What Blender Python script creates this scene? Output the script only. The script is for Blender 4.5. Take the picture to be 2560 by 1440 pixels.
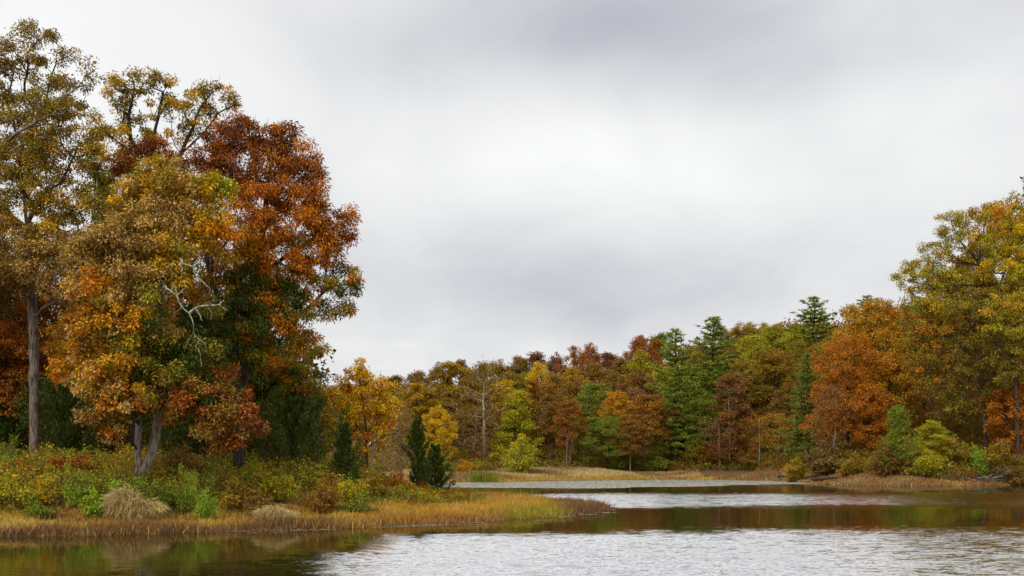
import bpy, math, random
import numpy as np
from math import radians

for o in list(bpy.data.objects):
    bpy.data.objects.remove(o, do_unlink=True)
scene = bpy.context.scene
C = scene.collection
RNG = np.random.default_rng(7)
random.seed(7)

# ------------------------------------------------------------------ camera
F = 2844.0          # focal length in photo pixels (2560 wide)
YH = 1135.0         # row of the horizon in the photo
CAM_Z = 4.0
cam_d = bpy.data.cameras.new('camera')
cam = bpy.data.objects.new('camera', cam_d)
C.objects.link(cam)
cam.location = (0, 0, CAM_Z)
cam.rotation_euler = (radians(90), 0, 0)
cam_d.sensor_width = 36.0
cam_d.lens = 36.0 * F / 2560.0
cam_d.shift_y = (YH - 720.0) / 2560.0
cam_d.clip_end = 6000
scene.camera = cam

def P(px, py, D):
    return np.array([(px - 1280.0) / F * D, D, CAM_Z + (YH - py) / F * D])

# ------------------------------------------------------------------ world: overcast sky
SUN_ELEV, SUN_ROT = radians(42), radians(208)
w = bpy.data.worlds.new('World')
scene.world = w
w.use_nodes = True
nt = w.node_tree
nt.nodes.clear()

class NB:
    """small node-building helper"""
    def __init__(self, nt): self.nt = nt
    def n(self, t, **k):
        nd = self.nt.nodes.new(t)
        for a, b in k.items(): setattr(nd, a, b)
        return nd
    def put(self, sock, v):
        if hasattr(v, 'is_output'): self.nt.links.new(v, sock)
        else: sock.default_value = v
    def m(self, op, a, b=0.0, c=0.0, clamp=False):
        nd = self.n('ShaderNodeMath', operation=op, use_clamp=clamp)
        self.put(nd.inputs[0], a); self.put(nd.inputs[1], b); self.put(nd.inputs[2], c)
        return nd.outputs[0]
    def v(self, op, a, b=(0, 0, 0)):
        nd = self.n('ShaderNodeVectorMath', operation=op)
        self.put(nd.inputs[0], a); self.put(nd.inputs[1], b)
        return nd.outputs[0]
    def smooth(self, x, lo, hi, a=0.0, b=1.0):
        nd = self.n('ShaderNodeMapRange', interpolation_type='SMOOTHSTEP')
        self.put(nd.inputs[0], x)
        for i, q in enumerate((lo, hi, a, b)): self.put(nd.inputs[i + 1], q)
        return nd.outputs[0]
    def noise(self, vec, scale, detail=3, rough=0.5, dist=0.0):
        nd = self.n('ShaderNodeTexNoise')
        self.put(nd.inputs['Vector'], vec)
        nd.inputs['Scale'].default_value = scale
        nd.inputs['Detail'].default_value = detail
        nd.inputs['Roughness'].default_value = rough
        nd.inputs['Distortion'].default_value = dist
        return nd
    def ramp(self, fac, stops):
        nd = self.n('ShaderNodeValToRGB')
        e = nd.color_ramp.elements
        while len(e) < len(stops): e.new(0.5)
        for i, (p, c) in enumerate(stops):
            e[i].position = p; e[i].color = (*c[:3], 1)
        self.put(nd.inputs[0], fac)
        return nd.outputs[0]
    def mix(self, f, a, b):
        nd = self.n('ShaderNodeMix', data_type='RGBA')
        self.put(nd.inputs[0], f)
        for s, q in ((nd.inputs[6], a), (nd.inputs[7], b)):
            if isinstance(q, tuple) and len(q) == 3: q = (*q, 1)
            self.put(s, q)
        return nd.outputs[2]

b = NB(nt)
tc = b.n('ShaderNodeTexCoord')
sky = b.n('ShaderNodeTexSky', sky_type='NISHITA')
sky.sun_disc = False
sky.sun_elevation = SUN_ELEV
sky.sun_rotation = SUN_ROT
sky.dust_density = 3.0
D_ = tc.outputs['Generated']
sep = b.n('ShaderNodeSeparateXYZ'); b.put(sep.inputs[0], D_)
zc = b.m('MAXIMUM', sep.outputs[2], 0.0)
den = b.m('ADD', zc, 0.16)
comb = b.n('ShaderNodeCombineXYZ')
b.put(comb.inputs[0], b.m('DIVIDE', sep.outputs[0], den))
b.put(comb.inputs[1], b.m('DIVIDE', sep.outputs[1], den))
comb.inputs[2].default_value = 3.7
n1 = b.noise(comb.outputs[0], 0.55, 4, 0.42, 0.15).outputs[0]
n2 = b.noise(comb.outputs[0], 1.5, 3, 0.45, 0.3).outputs[0]
cl = b.m('ADD', b.m('MULTIPLY', b.m('SUBTRACT', n1, 0.5), 0.34), b.m('MULTIPLY', b.m('SUBTRACT', n2, 0.5), 0.10))
# the cloud masses that stand in view (tangent-plane direction: u right, v up, as photo pixels)
ysafe = b.m('MAXIMUM', sep.outputs[1], 0.05)
uu = b.m('ADD', b.m('MULTIPLY', b.m('DIVIDE', sep.outputs[0], ysafe), F), 1280.0)
vv = b.m('SUBTRACT', YH, b.m('MULTIPLY', b.m('DIVIDE', sep.outputs[2], ysafe), F))
warp = b.m('MULTIPLY', b.m('SUBTRACT', n2, 0.5), 420.0)
uw = b.m('ADD', uu, warp); vw = b.m('ADD', vv, b.m('MULTIPLY', warp, 0.6))
tot = cl
for (cx, cy, rx, ry, amp) in [(1480, 420, 480, 180, .20), (1480, 670, 430, 130, -.18), (1600, 60, 520, 180, -.25),
                              (2320, 330, 330, 230, .09), (250, 150, 700, 260, .07), (1050, 200, 200, 200, -.05),
                              (2150, 560, 300, 110, -.03), (1000, 850, 500, 90, -.03)]:
    q = b.m('ADD', b.m('POWER', b.m('ABSOLUTE', b.m('DIVIDE', b.m('SUBTRACT', uw, cx), rx)), 2.0),
            b.m('POWER', b.m('ABSOLUTE', b.m('DIVIDE', b.m('SUBTRACT', vw, cy), ry)), 2.0))
    g = b.m('MULTIPLY', b.m('EXPONENT', b.m('MULTIPLY', q, -1.0)), amp)
    tot = b.m('ADD', tot, g)
n3 = b.noise(b.v('MULTIPLY', comb.outputs[0], (1.0, 0.55, 1.0)), 3.2, 6, 0.55, 0.6).outputs[0]
tot = b.m('ADD', tot, b.m('MULTIPLY', b.m('SUBTRACT', n3, 0.5), 0.22))
lum = b.m('ADD', tot, 0.82)
hi = b.mix(b.smooth(lum, 0.55, 0.9), (0.93, 0.955, 1.04), (1.0, 1.0, 1.0))
sc = b.n('ShaderNodeVectorMath', operation='SCALE')
b.put(sc.inputs[0], hi); b.put(sc.inputs[3], lum)
nish = b.n('ShaderNodeVectorMath', operation='SCALE')
b.put(nish.inputs[0], sky.outputs[0]); nish.inputs[3].default_value = 0.12
colr = b.mix(0.95, nish.outputs[0], sc.outputs[0])
bg = b.n('ShaderNodeBackground'); b.put(bg.inputs[0], colr); bg.inputs[1].default_value = 0.66
out = b.n('ShaderNodeOutputWorld'); nt.links.new(bg.outputs[0], out.inputs[0])

# ------------------------------------------------------------------ sun behind the cloud deck
sd = bpy.data.lights.new('sun', 'SUN')
sd.energy = 1.5
sd.angle = radians(25)
sd.color = (1.0, 0.96, 0.9)
so = bpy.data.objects.new('sun', sd); C.objects.link(so)
# direction towards the sun: azimuth measured clockwise from +Y
sdir = np.array([math.sin(SUN_ROT) * math.cos(SUN_ELEV), math.cos(SUN_ROT) * math.cos(SUN_ELEV), math.sin(SUN_ELEV)])
from mathutils import Vector
so.rotation_euler = Vector(sdir).to_track_quat('Z', 'Y').to_euler()

vs = scene.view_settings
vs.view_transform = 'Standard'; vs.look = 'None'; vs.exposure = 0.6; vs.gamma = 1.0
vs.use_curve_mapping = False
scene.render.engine = 'CYCLES'
scene.cycles.max_bounces = 5
scene.cycles.diffuse_bounces = 2
scene.cycles.transmission_bounces = 2
scene.cycles.transparent_max_bounces = 4

# ------------------------------------------------------------------ colours and materials
def lin(r, g, bb):
    f = lambda c: (c / 255) / 12.92 if c / 255 <= 0.04045 else ((c / 255 + 0.055) / 1.055) ** 2.4
    return (f(r), f(g), f(bb))
COL = {k: np.array(lin(*v)) for k, v in dict(
    olive=(150, 134, 34), darkolive=(104, 94, 28), olivebrown=(146, 116, 44), tan=(198, 162, 88), gold=(218, 170, 36),
    orange=(210, 134, 26), rust=(172, 98, 30), darkrust=(126, 70, 32), yellow=(232, 194, 28), ygreen=(176, 174, 40),
    green=(128, 142, 44), dgreen=(70, 84, 24), lgreen=(150, 178, 48), pine=(140, 156, 56), bluepine=(122, 144, 66),
    maroon=(126, 76, 58), mauve=(156, 108, 78), brown=(146, 108, 54), greybrown=(150, 128, 84), cedar=(76, 94, 38),
    straw=(216, 190, 122), palestraw=(226, 208, 164), goldgrass=(218, 180, 86), orgrass=(208, 152, 56), brgrass=(142, 110, 76),
    dkgrass=(96, 72, 54), ggrass=(172, 164, 48), redgrass=(178, 126, 68)).items()}

def new_mat(name):
    m = bpy.data.materials.new(name); m.use_nodes = True
    m.node_tree.nodes.clear()
    return m, NB(m.node_tree)

def leaf_output(b, col, trans=0.34, spec=0.014):
    d = b.n('ShaderNodeBsdfDiffuse'); b.put(d.inputs[0], col)
    t = b.n('ShaderNodeBsdfTranslucent'); b.put(t.inputs[0], col)
    g = b.n('ShaderNodeBsdfGlossy'); g.inputs['Roughness'].default_value = 0.45
    g.inputs[0].default_value = (1, 1, 1, 1)
    m1 = b.n('ShaderNodeMixShader'); m1.inputs[0].default_value = trans
    b.nt.links.new(d.outputs[0], m1.inputs[1]); b.nt.links.new(t.outputs[0], m1.inputs[2])
    m2 = b.n('ShaderNodeMixShader'); m2.inputs[0].default_value = spec
    b.nt.links.new(m1.outputs[0], m2.inputs[1]); b.nt.links.new(g.outputs[0], m2.inputs[2])
    o = b.n('ShaderNodeOutputMaterial'); b.nt.links.new(m2.outputs[0], o.inputs[0])

def mat_leaf_attr():
    m, b = new_mat('leaf_colours')
    a = b.n('ShaderNodeAttribute', attribute_name='col')
    leaf_output(b, a.outputs['Color'])
    return m
M_LEAF = mat_leaf_attr()

PAL = {}
def palette(name, keys, spread=0.5):
    """leaf colour ramp driven by per-leaf and per-clump variation plus a per-tree shift"""
    m, b = new_mat('leaves_' + name)
    a = b.n('ShaderNodeAttribute', attribute_name='col')
    s = b.n('ShaderNodeSeparateColor'); b.put(s.inputs[0], a.outputs['Color'])
    oi = b.n('ShaderNodeObjectInfo')
    f = b.m('ADD', b.m('MULTIPLY', s.outputs[0], 0.34), b.m('MULTIPLY', s.outputs[1], 0.46))
    f = b.m('ADD', f, b.m('MULTIPLY', oi.outputs['Random'], 0.22), clamp=True)
    n = len(keys)
    col = b.ramp(f, [((i + 0.35) / n, COL[k]) for i, k in enumerate(keys)])
    fx = b.m('POWER', b.m('FRACT', b.m('MULTIPLY', s.outputs[1], 7.3)), 2.0)
    col = b.mix(b.m('MULTIPLY', fx, 0.45), col, tuple(COL['olivebrown'] if name not in ('straw', 'cedar', 'lgreen') else COL[keys[1]]))
    val = b.m('ADD', 0.72, b.m('MULTIPLY', s.outputs[2], 0.56))
    vm = b.n('ShaderNodeVectorMath', operation='SCALE'); b.put(vm.inputs[0], col); b.put(vm.inputs[3], val)
    leaf_output(b, vm.outputs[0])
    PAL[name] = m
for nme, keys in dict(
    rust=['darkrust', 'rust', 'rust', 'orange'], orange=['rust', 'orange', 'gold', 'olivebrown'],
    redorange=['darkrust', 'rust', 'orange', 'rust'], russet=['brown', 'rust', 'olivebrown', 'orange'], gold=['olivebrown', 'gold', 'olive', 'yellow'],
    yellow=['olive', 'yellow', 'yellow', 'gold'], ygreen=['olive', 'ygreen', 'ygreen', 'yellow'],
    olive=['darkolive', 'olive', 'olivebrown', 'gold'], olivebrown=['darkolive', 'olivebrown', 'brown', 'olive'],
    brown=['darkrust', 'brown', 'olivebrown', 'rust'], green=['dgreen', 'green', 'green', 'lgreen'],
    pine=['green', 'pine', 'pine', 'lgreen'], bluepine=['green', 'bluepine', 'pine', 'pine'],
    maroon=['maroon', 'maroon', 'darkrust', 'mauve'], mauve=['maroon', 'mauve', 'brown', 'rust'],
    greybrown=['brown', 'greybrown', 'olivebrown', 'greybrown'], cedar=['cedar', 'dgreen', 'cedar', 'darkolive'],
    lgreen=['green', 'lgreen', 'lgreen', 'ygreen'], straw=['brgrass', 'straw', 'straw', 'palestraw'],
    goldolive=['olive', 'olivebrown', 'olive', 'gold']).items():
    palette(nme, keys)

def mat_bark(name, c1, c2, scale=6.0):
    m, b = new_mat(name)
    tcn = b.n('ShaderNodeTexCoord')
    v = b.v('MULTIPLY', tcn.outputs['Object'], (1.0, 1.0, 0.18))
    nz = b.noise(v, scale, 5, 0.65).outputs[0]
    n2 = b.noise(tcn.outputs['Object'], 1.2, 3).outputs[0]
    col = b.ramp(b.m('ADD', b.m('MULTIPLY', nz, 0.75), b.m('MULTIPLY', n2, 0.25)), [(0.4, c1), (0.6, c2)])
    p = b.n('ShaderNodeBsdfPrincipled'); b.put(p.inputs['Base Color'], col); p.inputs['Roughness'].default_value = 0.9
    p.inputs['Specular IOR Level'].default_value = 0.2
    bm_ = b.n('ShaderNodeBump'); bm_.inputs['Strength'].default_value = 1.0; bm_.inputs['Distance'].default_value = 0.09
    b.put(bm_.inputs['Height'], nz); b.nt.links.new(bm_.outputs[0], p.inputs['Normal'])
    o = b.n('ShaderNodeOutputMaterial'); b.nt.links.new(p.outputs[0], o.inputs[0])
    return m
M_BARK = mat_bark('bark_dark', lin(44, 36, 30), lin(84, 70, 58))
M_BARKG = mat_bark('bark_grey', lin(58, 50, 44), lin(134, 120, 106), 9.0)
M_BARKL = mat_bark('bark_light', lin(84, 74, 66), lin(168, 154, 140), 9.0)
M_DEAD = mat_bark('bark_bleached', lin(96, 92, 76), lin(196, 190, 168))
M_SYC = mat_bark('bark_pale', lin(140, 126, 108), lin(206, 198, 182), 3.0)
M_TWIG = mat_bark('bark_twig', lin(92, 76, 62), lin(140, 120, 100))

# ------------------------------------------------------------------ mesh helpers
def vnoise(x, y, s=1.0, seed=0):
    """smooth pseudo-noise, about -1..1"""
    r = np.random.default_rng(100 + seed)
    t = np.zeros_like(np.asarray(x, float))
    for k in range(7):
        a = r.uniform(0, 2 * np.pi); f = s * r.uniform(0.5, 1.9); ph = r.uniform(0, 6.28)
        t = t + np.sin((x * np.cos(a) + y * np.sin(a)) * f + ph + 1.3 * np.sin((x * np.sin(a) - y * np.cos(a)) * f * 0.7 + ph * 2))
    return t / 4.0

def mesh_np(name, V, F_list, mat, col=None, smooth=False):
    """V (n,3); F_list: list of int arrays (k,3) or (k,4)"""
    me = bpy.data.meshes.new(name)
    V = np.asarray(V, np.float32)
    me.vertices.add(len(V)); me.vertices.foreach_set('co', V.ravel())
    idx = np.concatenate([f.ravel() for f in F_list]).astype(np.int32)
    sizes = np.concatenate([np.full(len(f), f.shape[1]) for f in F_list]).astype(np.int32)
    starts = np.concatenate([[0], np.cumsum(sizes)[:-1]]).astype(np.int32)
    me.loops.add(len(idx)); me.loops.foreach_set('vertex_index', idx)
    me.polygons.add(len(sizes)); me.polygons.foreach_set('loop_start', starts); me.polygons.foreach_set('loop_total', sizes)
    if smooth: me.polygons.foreach_set('use_smooth', np.ones(len(sizes), bool))
    if col is not None:
        a = me.color_attributes.new('col', 'FLOAT_COLOR', 'POINT')
        c4 = np.ones((len(V), 4), np.float32); c4[:, :3] = col
        a.data.foreach_set('color', c4.ravel())
    me.update(calc_edges=True)
    if mat: me.materials.append(mat)
    return me

def link(name, me, parent=None, kind=None):
    o = bpy.data.objects.new(name, me); C.objects.link(o)
    if parent is not None: o.parent = parent
    if kind: o['kind'] = kind
    return o

def tag(o, label, cat, group=None):
    o['label'] = label; o['category'] = cat
    if group: o['group'] = group
    return o

def empty(name, loc):
    o = bpy.data.objects.new(name, None); C.objects.link(o); o.location = tuple(loc)
    o.empty_display_size = 0.3
    return o

def unit(v):
    return v / np.maximum(np.linalg.norm(v, axis=-1, keepdims=True), 1e-9)

class Tubes:
    def __init__(self): self.V = []; self.F = []; self.n = 0
    def add(self, pts, rad, k=6, cap=True):
        pts = np.asarray(pts, float); rad = np.asarray(rad, float)
        if len(pts) < 2: return
        t = np.gradient(pts, axis=0); t = unit(t)
        ref = np.array([0.31, 0.94, 0.12]) if abs(t[:, 2]).mean() > 0.5 else np.array([0.05, 0.1, 0.99])
        u = unit(np.cross(t, ref)); v = np.cross(t, u)
        a = np.arange(k) * 2 * np.pi / k
        ring = pts[:, None, :] + rad[:, None, None] * (np.cos(a)[None, :, None] * u[:, None, :] + np.sin(a)[None, :, None] * v[:, None, :])
        m = len(pts)
        self.V.append(ring.reshape(-1, 3))
        i = np.arange(m - 1)[:, None] * k; j = np.arange(k)[None, :]; j2 = (j + 1) % k
        q = np.stack([i + j, i + j2, i + k + j2, i + k + j], -1).reshape(-1, 4) + self.n
        self.F.append(q)
        if cap and k >= 3:
            self.V.append(pts[-1:] + t[-1:] * rad[-1]); top = self.n + m * k
            e = self.n + (m - 1) * k
            self.F.append(np.stack([e + j[0], e + j2[0], np.full(k, top)], -1))
            self.n += 1
        self.n += m * k
    def mesh(self, name, mat, smooth=True):
        if not self.V: return None
        return mesh_np(name, np.concatenate(self.V), self.F, mat, smooth=smooth)

def resample(poly, step):
    poly = np.asarray(poly, float)
    out_ = [poly[0]]
    for a, c in zip(poly[:-1], poly[1:]):
        n = max(1, int(np.linalg.norm(c - a) / step))
        for i in range(1, n + 1): out_.append(a + (c - a) * i / n)
    return np.array(out_)

def grow(polys, targets, rng, step=0.6, jit=0.1, droop_pen=0.7, tip_r=0.012, expo=0.45, trunk_r=None):
    """Branch skeleton: limb polylines given, every target joined to the cheapest node of the tree so far."""
    pos = []; par = []; pl = []; istrunk = []
    for pi, poly in enumerate(polys):
        pts = resample(poly, step)
        pts[1:-1] += rng.normal(0, jit * (0.6 if pi else 0.35), pts[1:-1].shape)
        if pi == 0:
            prev = -1
        else:
            prev = int(np.argmin(np.linalg.norm(np.array(pos) - pts[0], axis=1)))
            pts = pts[1:]
        for p in pts:
            pos.append(p); par.append(prev)
            pl.append(0 if prev < 0 else pl[prev] + np.linalg.norm(p - pos[prev]))
            istrunk.append(pi); prev = len(pos) - 1
    N0 = len(pos)
    arr = np.array(pos)
    trunk_low = arr[0, 2] + 0.12 * (max(t[2] for t in targets) - arr[0, 2])
    dist = np.array([np.linalg.norm(arr - t, axis=1).min() for t in targets])
    order = np.argsort(dist)
    cap = N0 + len(targets) * 14
    PO = np.zeros((cap, 3)); PL = np.zeros(cap); n = N0
    PO[:n] = arr; PL[:n] = pl
    PA = list(par); tips = []
    for ti in order:
        t = targets[ti]
        d = PO[:n] - t
        dd = np.linalg.norm(d, axis=1)
        cost = dd + 0.22 * PL[:n] + droop_pen * np.maximum(0, d[:, 2] + 0.25 * dd) + 3.0 * (PO[:n, 2] < trunk_low)
        q = int(np.argmin(cost))
        L = dd[q]; m = max(1, min(12, int(L / step)))
        a = PO[q].copy(); prev = q
        pdir = unit(PO[q] - PO[PA[q]]) if PA[q] >= 0 else np.array([0, 0, 1.0])
        mid = (a + t) / 2 + pdir * L * 0.16 + np.array([0, 0, 0.05 * L])
        for i in range(1, m + 1):
            s = i / m
            p = (1 - s) ** 2 * a + 2 * s * (1 - s) * mid + s * s * t
            if i < m: p = p + rng.normal(0, jit, 3)
            PO[n] = p; PA.append(prev); PL[n] = PL[prev] + np.linalg.norm(p - PO[prev]); istrunk.append(-1)
            prev = n; n += 1
        tips.append(prev)
    PO = PO[:n]; PA = np.array(PA)
    cnt = np.zeros(n); cnt[tips] = 1
    for i in range(n - 1, 0, -1): cnt[PA[i]] += cnt[i]
    R = tip_r * np.maximum(cnt, 1) ** expo
    if trunk_r is not None:
        s = trunk_r / R[0]
        R = tip_r + (R - tip_r) * s if s > 0 else R
    istrunk = np.array(istrunk)
    kids = [[] for _ in range(n)]
    for i in range(1, n):
        if PA[i] >= 0: kids[PA[i]].append(i)
    chains = []
    heads = [(0, -1)]
    while heads:
        h, p = heads.pop()
        ch = [] if p < 0 else [p]
        c = h
        while True:
            ch.append(c)
            if not kids[c]: break
            ks = sorted(kids[c], key=lambda q: (-int(istrunk[q] == istrunk[c] and istrunk[q] >= 0), -R[q]))
            for o in ks[1:]: heads.append((o, c))
            c = ks[0]
        chains.append(ch)
    return PO, R, chains, istrunk

def branch_parts(PO, R, chains, limb_min=0.1, minr=0.0, limit=8):
    """-> trunk tubes, list of limb tubes, twigs tubes"""
    trunk = Tubes(); limbs = []; twigs = Tubes()
    cands = []
    for ci, ch in enumerate(chains):
        p = PO[ch]; r = R[ch].copy()
        if len(ch) > 1 and ci > 0: r[0] = min(r[0], r[1] * 1.15)
        if ci == 0:
            base = r.copy(); h = p[:, 2] - p[0, 2]
            r = base * (1 + 0.45 * np.exp(-h / 0.5))
            trunk.add(p, r, 12)
        else:
            cands.append((r[1] if len(r) > 1 else r[0], p, r))
    cands.sort(key=lambda c: -c[0])
    for i, (rr, p, r) in enumerate(cands):
        if rr < minr: continue
        if rr > limb_min and len(limbs) < limit:
            t = Tubes(); t.add(p, r, 8); limbs.append(t)
        else:
            twigs.add(p, r, 6 if rr > 0.07 else (4 if rr > 0.03 else 3), cap=False)
    return trunk, limbs, twigs

def leaves_at(centers, n_per, rc, L, Wd, rng, flat=0.65, droop=0.25, up=0.9, spread=1.0, outdir=True):
    """leaf diamonds (2 folded triangles) around cluster centres. returns V, F, cluster index"""
    n_per = np.broadcast_to(n_per, len(centers)).astype(int)
    ci = np.repeat(np.arange(len(centers)), n_per)
    n = len(ci)
    rc = np.broadcast_to(rc, len(centers))[ci]
    off = unit(rng.normal(size=(n, 3))) * (rng.uniform(0, 1, n) ** 0.5)[:, None] * rc[:, None] * spread
    off[:, 2] *= flat
    base = centers[ci] + off
    d = unit(rng.normal(size=(n, 3)) * 0.8 + (unit(off) * 0.9 if outdir else 0) + np.array([0, 0, -droop]))
    nrm = unit(rng.normal(size=(n, 3)) * 0.75 + np.array([0, 0, up]) + unit(off) * 0.35)
    side = unit(np.cross(d, nrm)); nn = np.cross(side, d)
    l = (L * rng.uniform(0.45, 1.4, n))[:, None]; wd = (Wd * rng.uniform(0.7, 1.2, n))[:, None]
    v0 = base; v2 = base + d * l - np.array([0, 0, 1.0]) * l * 0.12
    m = base + d * l * 0.5 + nn * wd * 0.22
    v1 = m + side * wd * 0.5; v3 = m - side * wd * 0.5
    V = np.stack([v0, v1, v2, v3], 1).reshape(-1, 3)
    i4 = np.arange(n)[:, None] * 4
    Fq = np.concatenate([i4 + np.array([[0, 1, 2]]), i4 + np.array([[0, 2, 3]])])
    return V, Fq, ci

# ------------------------------------------------------------------ lake outline and terrain
def W0(px, py):
    D = CAM_Z * F / (py - YH)
    return ((px - 1280) / F * D, D)
front = [W0(*q) for q in [(0, 1342), (200, 1340), (400, 1334), (600, 1328), (800, 1323), (950, 1316), (1100, 1309), (1300, 1297), (1430, 1287), (1515, 1278)]]
back = [W0(1500, 1268), W0(1400, 1259), W0(1300, 1250), (-3, 106), (-7, 117), (-11, 128), (-14, 142), (-13.5, 152)]
far = [W0(*q) for q in [(1110, 1207), (1230, 1205), (1350, 1203), (1500, 1201), (1650, 1199), (1800, 1200), (1950, 1203), (2050, 1211), (2120, 1214), (2300, 1216), (2430, 1215), (2560, 1212)]]
LAKE = np.array([(-170, 38), (-90, 47), (-40, 52.5)] + front + back + far + [(95, 136), (122, 100), (135, 40), (140, 8), (60, 6), (0, 5), (-60, 6), (-170, 9)])

def inside(x, y):
    c = np.zeros(x.shape, bool)
    X0, Y0 = LAKE[:, 0], LAKE[:, 1]; X1, Y1 = np.roll(X0, -1), np.roll(Y0, -1)
    for a, bb, cc, d in zip(X0, Y0, X1, Y1):
        if bb == d: continue
        hit = ((bb > y) != (d > y)) & (x < (cc - a) * (y - bb) / (d - bb) + a)
        c ^= hit
    return c

def sdist(x, y):
    """distance to the shoreline, positive on land"""
    x = np.asarray(x, float); y = np.asarray(y, float)
    best = np.full(x.shape, 1e9)
    X0, Y0 = LAKE[:, 0], LAKE[:, 1]; X1, Y1 = np.roll(X0, -1), np.roll(Y0, -1)
    for a, bb, cc, d in zip(X0, Y0, X1, Y1):
        ex, ey = cc - a, d - bb
        t = np.clip(((x - a) * ex + (y - bb) * ey) / (ex * ex + ey * ey), 0, 1)
        best = np.minimum(best, np.hypot(x - a - t * ex, y - bb - t * ey))
    best = best + 0.25 * vnoise(x, y, 0.9, 3) * np.exp(-best / 3)
    return np.where(inside(x, y), -best, best)

def sst(x, a, c):
    t = np.clip((x - a) / (c - a), 0, 1); return t * t * (3 - 2 * t)

def ground(x, y):
    x = np.asarray(x, float); y = np.asarray(y, float)
    d = sdist(x, y); dl = np.maximum(d, 0)
    near = 0.05 + 0.25 * np.clip(dl / 1.5, 0, 1) + 1.9 * sst(dl, 3, 12) * sst(-x, 3, 16) + 0.05 * np.maximum(0, dl - 12)
    slope = np.interp(x, [-60, -10, 20, 45, 60, 90], [.05, .07, .12, .22, .42, .5])
    capz = np.interp(x, [-60, -10, 20, 45, 60, 90], [9, 10, 14, 20, 26, 30])
    rise = np.maximum(0, dl - 4) * slope
    farz = 0.05 + 0.6 * np.clip(dl / 5, 0, 1) * np.interp(x, [-20, 0, 30, 45, 60], [.5, .5, .7, 1.3, 1.6]) + capz * (1 - np.exp(-rise / capz))
    camz = np.minimum(2.4, 0.1 + 0.5 * dl)
    wf = np.maximum(sst(y, 95, 135), sst(x, 14, 26))
    wc = sst(-y, -22, -14)
    z = near * (1 - wf) + farz * wf
    z = z * (1 - wc) + camz * wc
    z = z + 0.06 * vnoise(x, y, 0.7, 1) * np.clip(dl / 4, 0, 1)
    zz = np.where(d > 0, z, np.maximum(-1.6, d * 0.22 - 0.02))
    return zz

def gz(x, y): return float(ground(np.array([x]), np.array([y]))[0])

def axis_pts(lo, hi, step, far_):
    mid = np.arange(lo, hi + 0.01, step)
    ext = step * np.cumsum(1.35 ** np.arange(1, 24)); ext = ext[ext < far_]
    return np.concatenate([(lo - ext)[::-1], mid, hi + ext])
gx = axis_pts(-70, 110, 1.0, 2500); gy = axis_pts(2, 260, 1.0, 2500)
XX, YY = np.meshgrid(gx, gy, indexing='ij')
ZZ = ground(XX, YY)
nx, ny = XX.shape
V = np.stack([XX, YY, ZZ], -1).reshape(-1, 3)
ii = (np.arange(nx - 1)[:, None] * ny + np.arange(ny - 1)[None, :]).ravel()
Fg = np.stack([ii, ii + ny, ii + ny + 1, ii + 1], -1)
m, b = new_mat('leaf_litter_ground')
ge = b.n('ShaderNodeNewGeometry')
nA = b.noise(ge.outputs['Position'], 0.35, 5, 0.6).outputs[0]
nB = b.noise(ge.outputs['Position'], 5.0, 4, 0.7).outputs[0]
c1 = b.ramp(nB, [(0.3, lin(62, 44, 28)), (0.5, lin(112, 78, 44)), (0.7, lin(150, 108, 60))])
c2 = b.ramp(nB, [(0.3, lin(54, 54, 26)), (0.7, lin(116, 104, 50))])
pb = b.n('ShaderNodeBsdfPrincipled'); b.put(pb.inputs['Base Color'], b.mix(b.smooth(nA, 0.45, 0.62), c1, c2)); pb.inputs['Roughness'].default_value = 0.95
bp = b.n('ShaderNodeBump'); bp.inputs['Distance'].default_value = 0.1; b.put(bp.inputs['Height'], nB); b.nt.links.new(bp.outputs[0], pb.inputs['Normal'])
o_ = b.n('ShaderNodeOutputMaterial'); b.nt.links.new(pb.outputs[0], o_.inputs[0])
g_ = link('ground', mesh_np('ground', V, [Fg], m, smooth=True), kind='structure')

# water: still and wind-ruffled patches
m, b = new_mat('lake_water')
ge = b.n('ShaderNodeNewGeometry')
sp = b.n('ShaderNodeSeparateXYZ'); b.put(sp.inputs[0], ge.outputs['Position'])
X_, Y_ = sp.outputs[0], sp.outputs[1]
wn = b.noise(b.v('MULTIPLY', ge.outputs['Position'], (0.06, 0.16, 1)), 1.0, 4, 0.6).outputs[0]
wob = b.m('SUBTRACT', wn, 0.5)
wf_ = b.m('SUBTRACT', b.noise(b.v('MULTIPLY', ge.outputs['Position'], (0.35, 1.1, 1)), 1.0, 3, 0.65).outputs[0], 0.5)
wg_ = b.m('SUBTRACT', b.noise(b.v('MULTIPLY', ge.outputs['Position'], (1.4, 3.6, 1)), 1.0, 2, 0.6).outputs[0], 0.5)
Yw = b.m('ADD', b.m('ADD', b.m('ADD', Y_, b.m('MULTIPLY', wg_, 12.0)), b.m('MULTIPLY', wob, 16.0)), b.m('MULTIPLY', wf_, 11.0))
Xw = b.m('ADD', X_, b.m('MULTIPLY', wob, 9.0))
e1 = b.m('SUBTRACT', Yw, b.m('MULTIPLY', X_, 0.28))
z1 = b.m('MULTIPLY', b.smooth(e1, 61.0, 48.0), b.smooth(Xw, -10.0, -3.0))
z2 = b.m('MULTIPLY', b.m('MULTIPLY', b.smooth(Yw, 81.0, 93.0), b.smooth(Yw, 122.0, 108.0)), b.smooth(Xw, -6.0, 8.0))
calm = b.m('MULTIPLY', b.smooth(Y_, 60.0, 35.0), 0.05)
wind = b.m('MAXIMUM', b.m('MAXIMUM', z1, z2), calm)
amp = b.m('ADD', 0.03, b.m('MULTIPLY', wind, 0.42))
def slopes(scale, stretch, detail):
    nz = b.noise(b.v('MULTIPLY', ge.outputs['Position'], stretch), scale, detail, 0.6)
    return b.v('SUBTRACT', nz.outputs['Color'], (0.5, 0.5, 0.5))
s1 = slopes(1.0, (1.8, 4.5, 1), 2); s2 = slopes(1.0, (7.0, 15.0, 1), 2)
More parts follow.
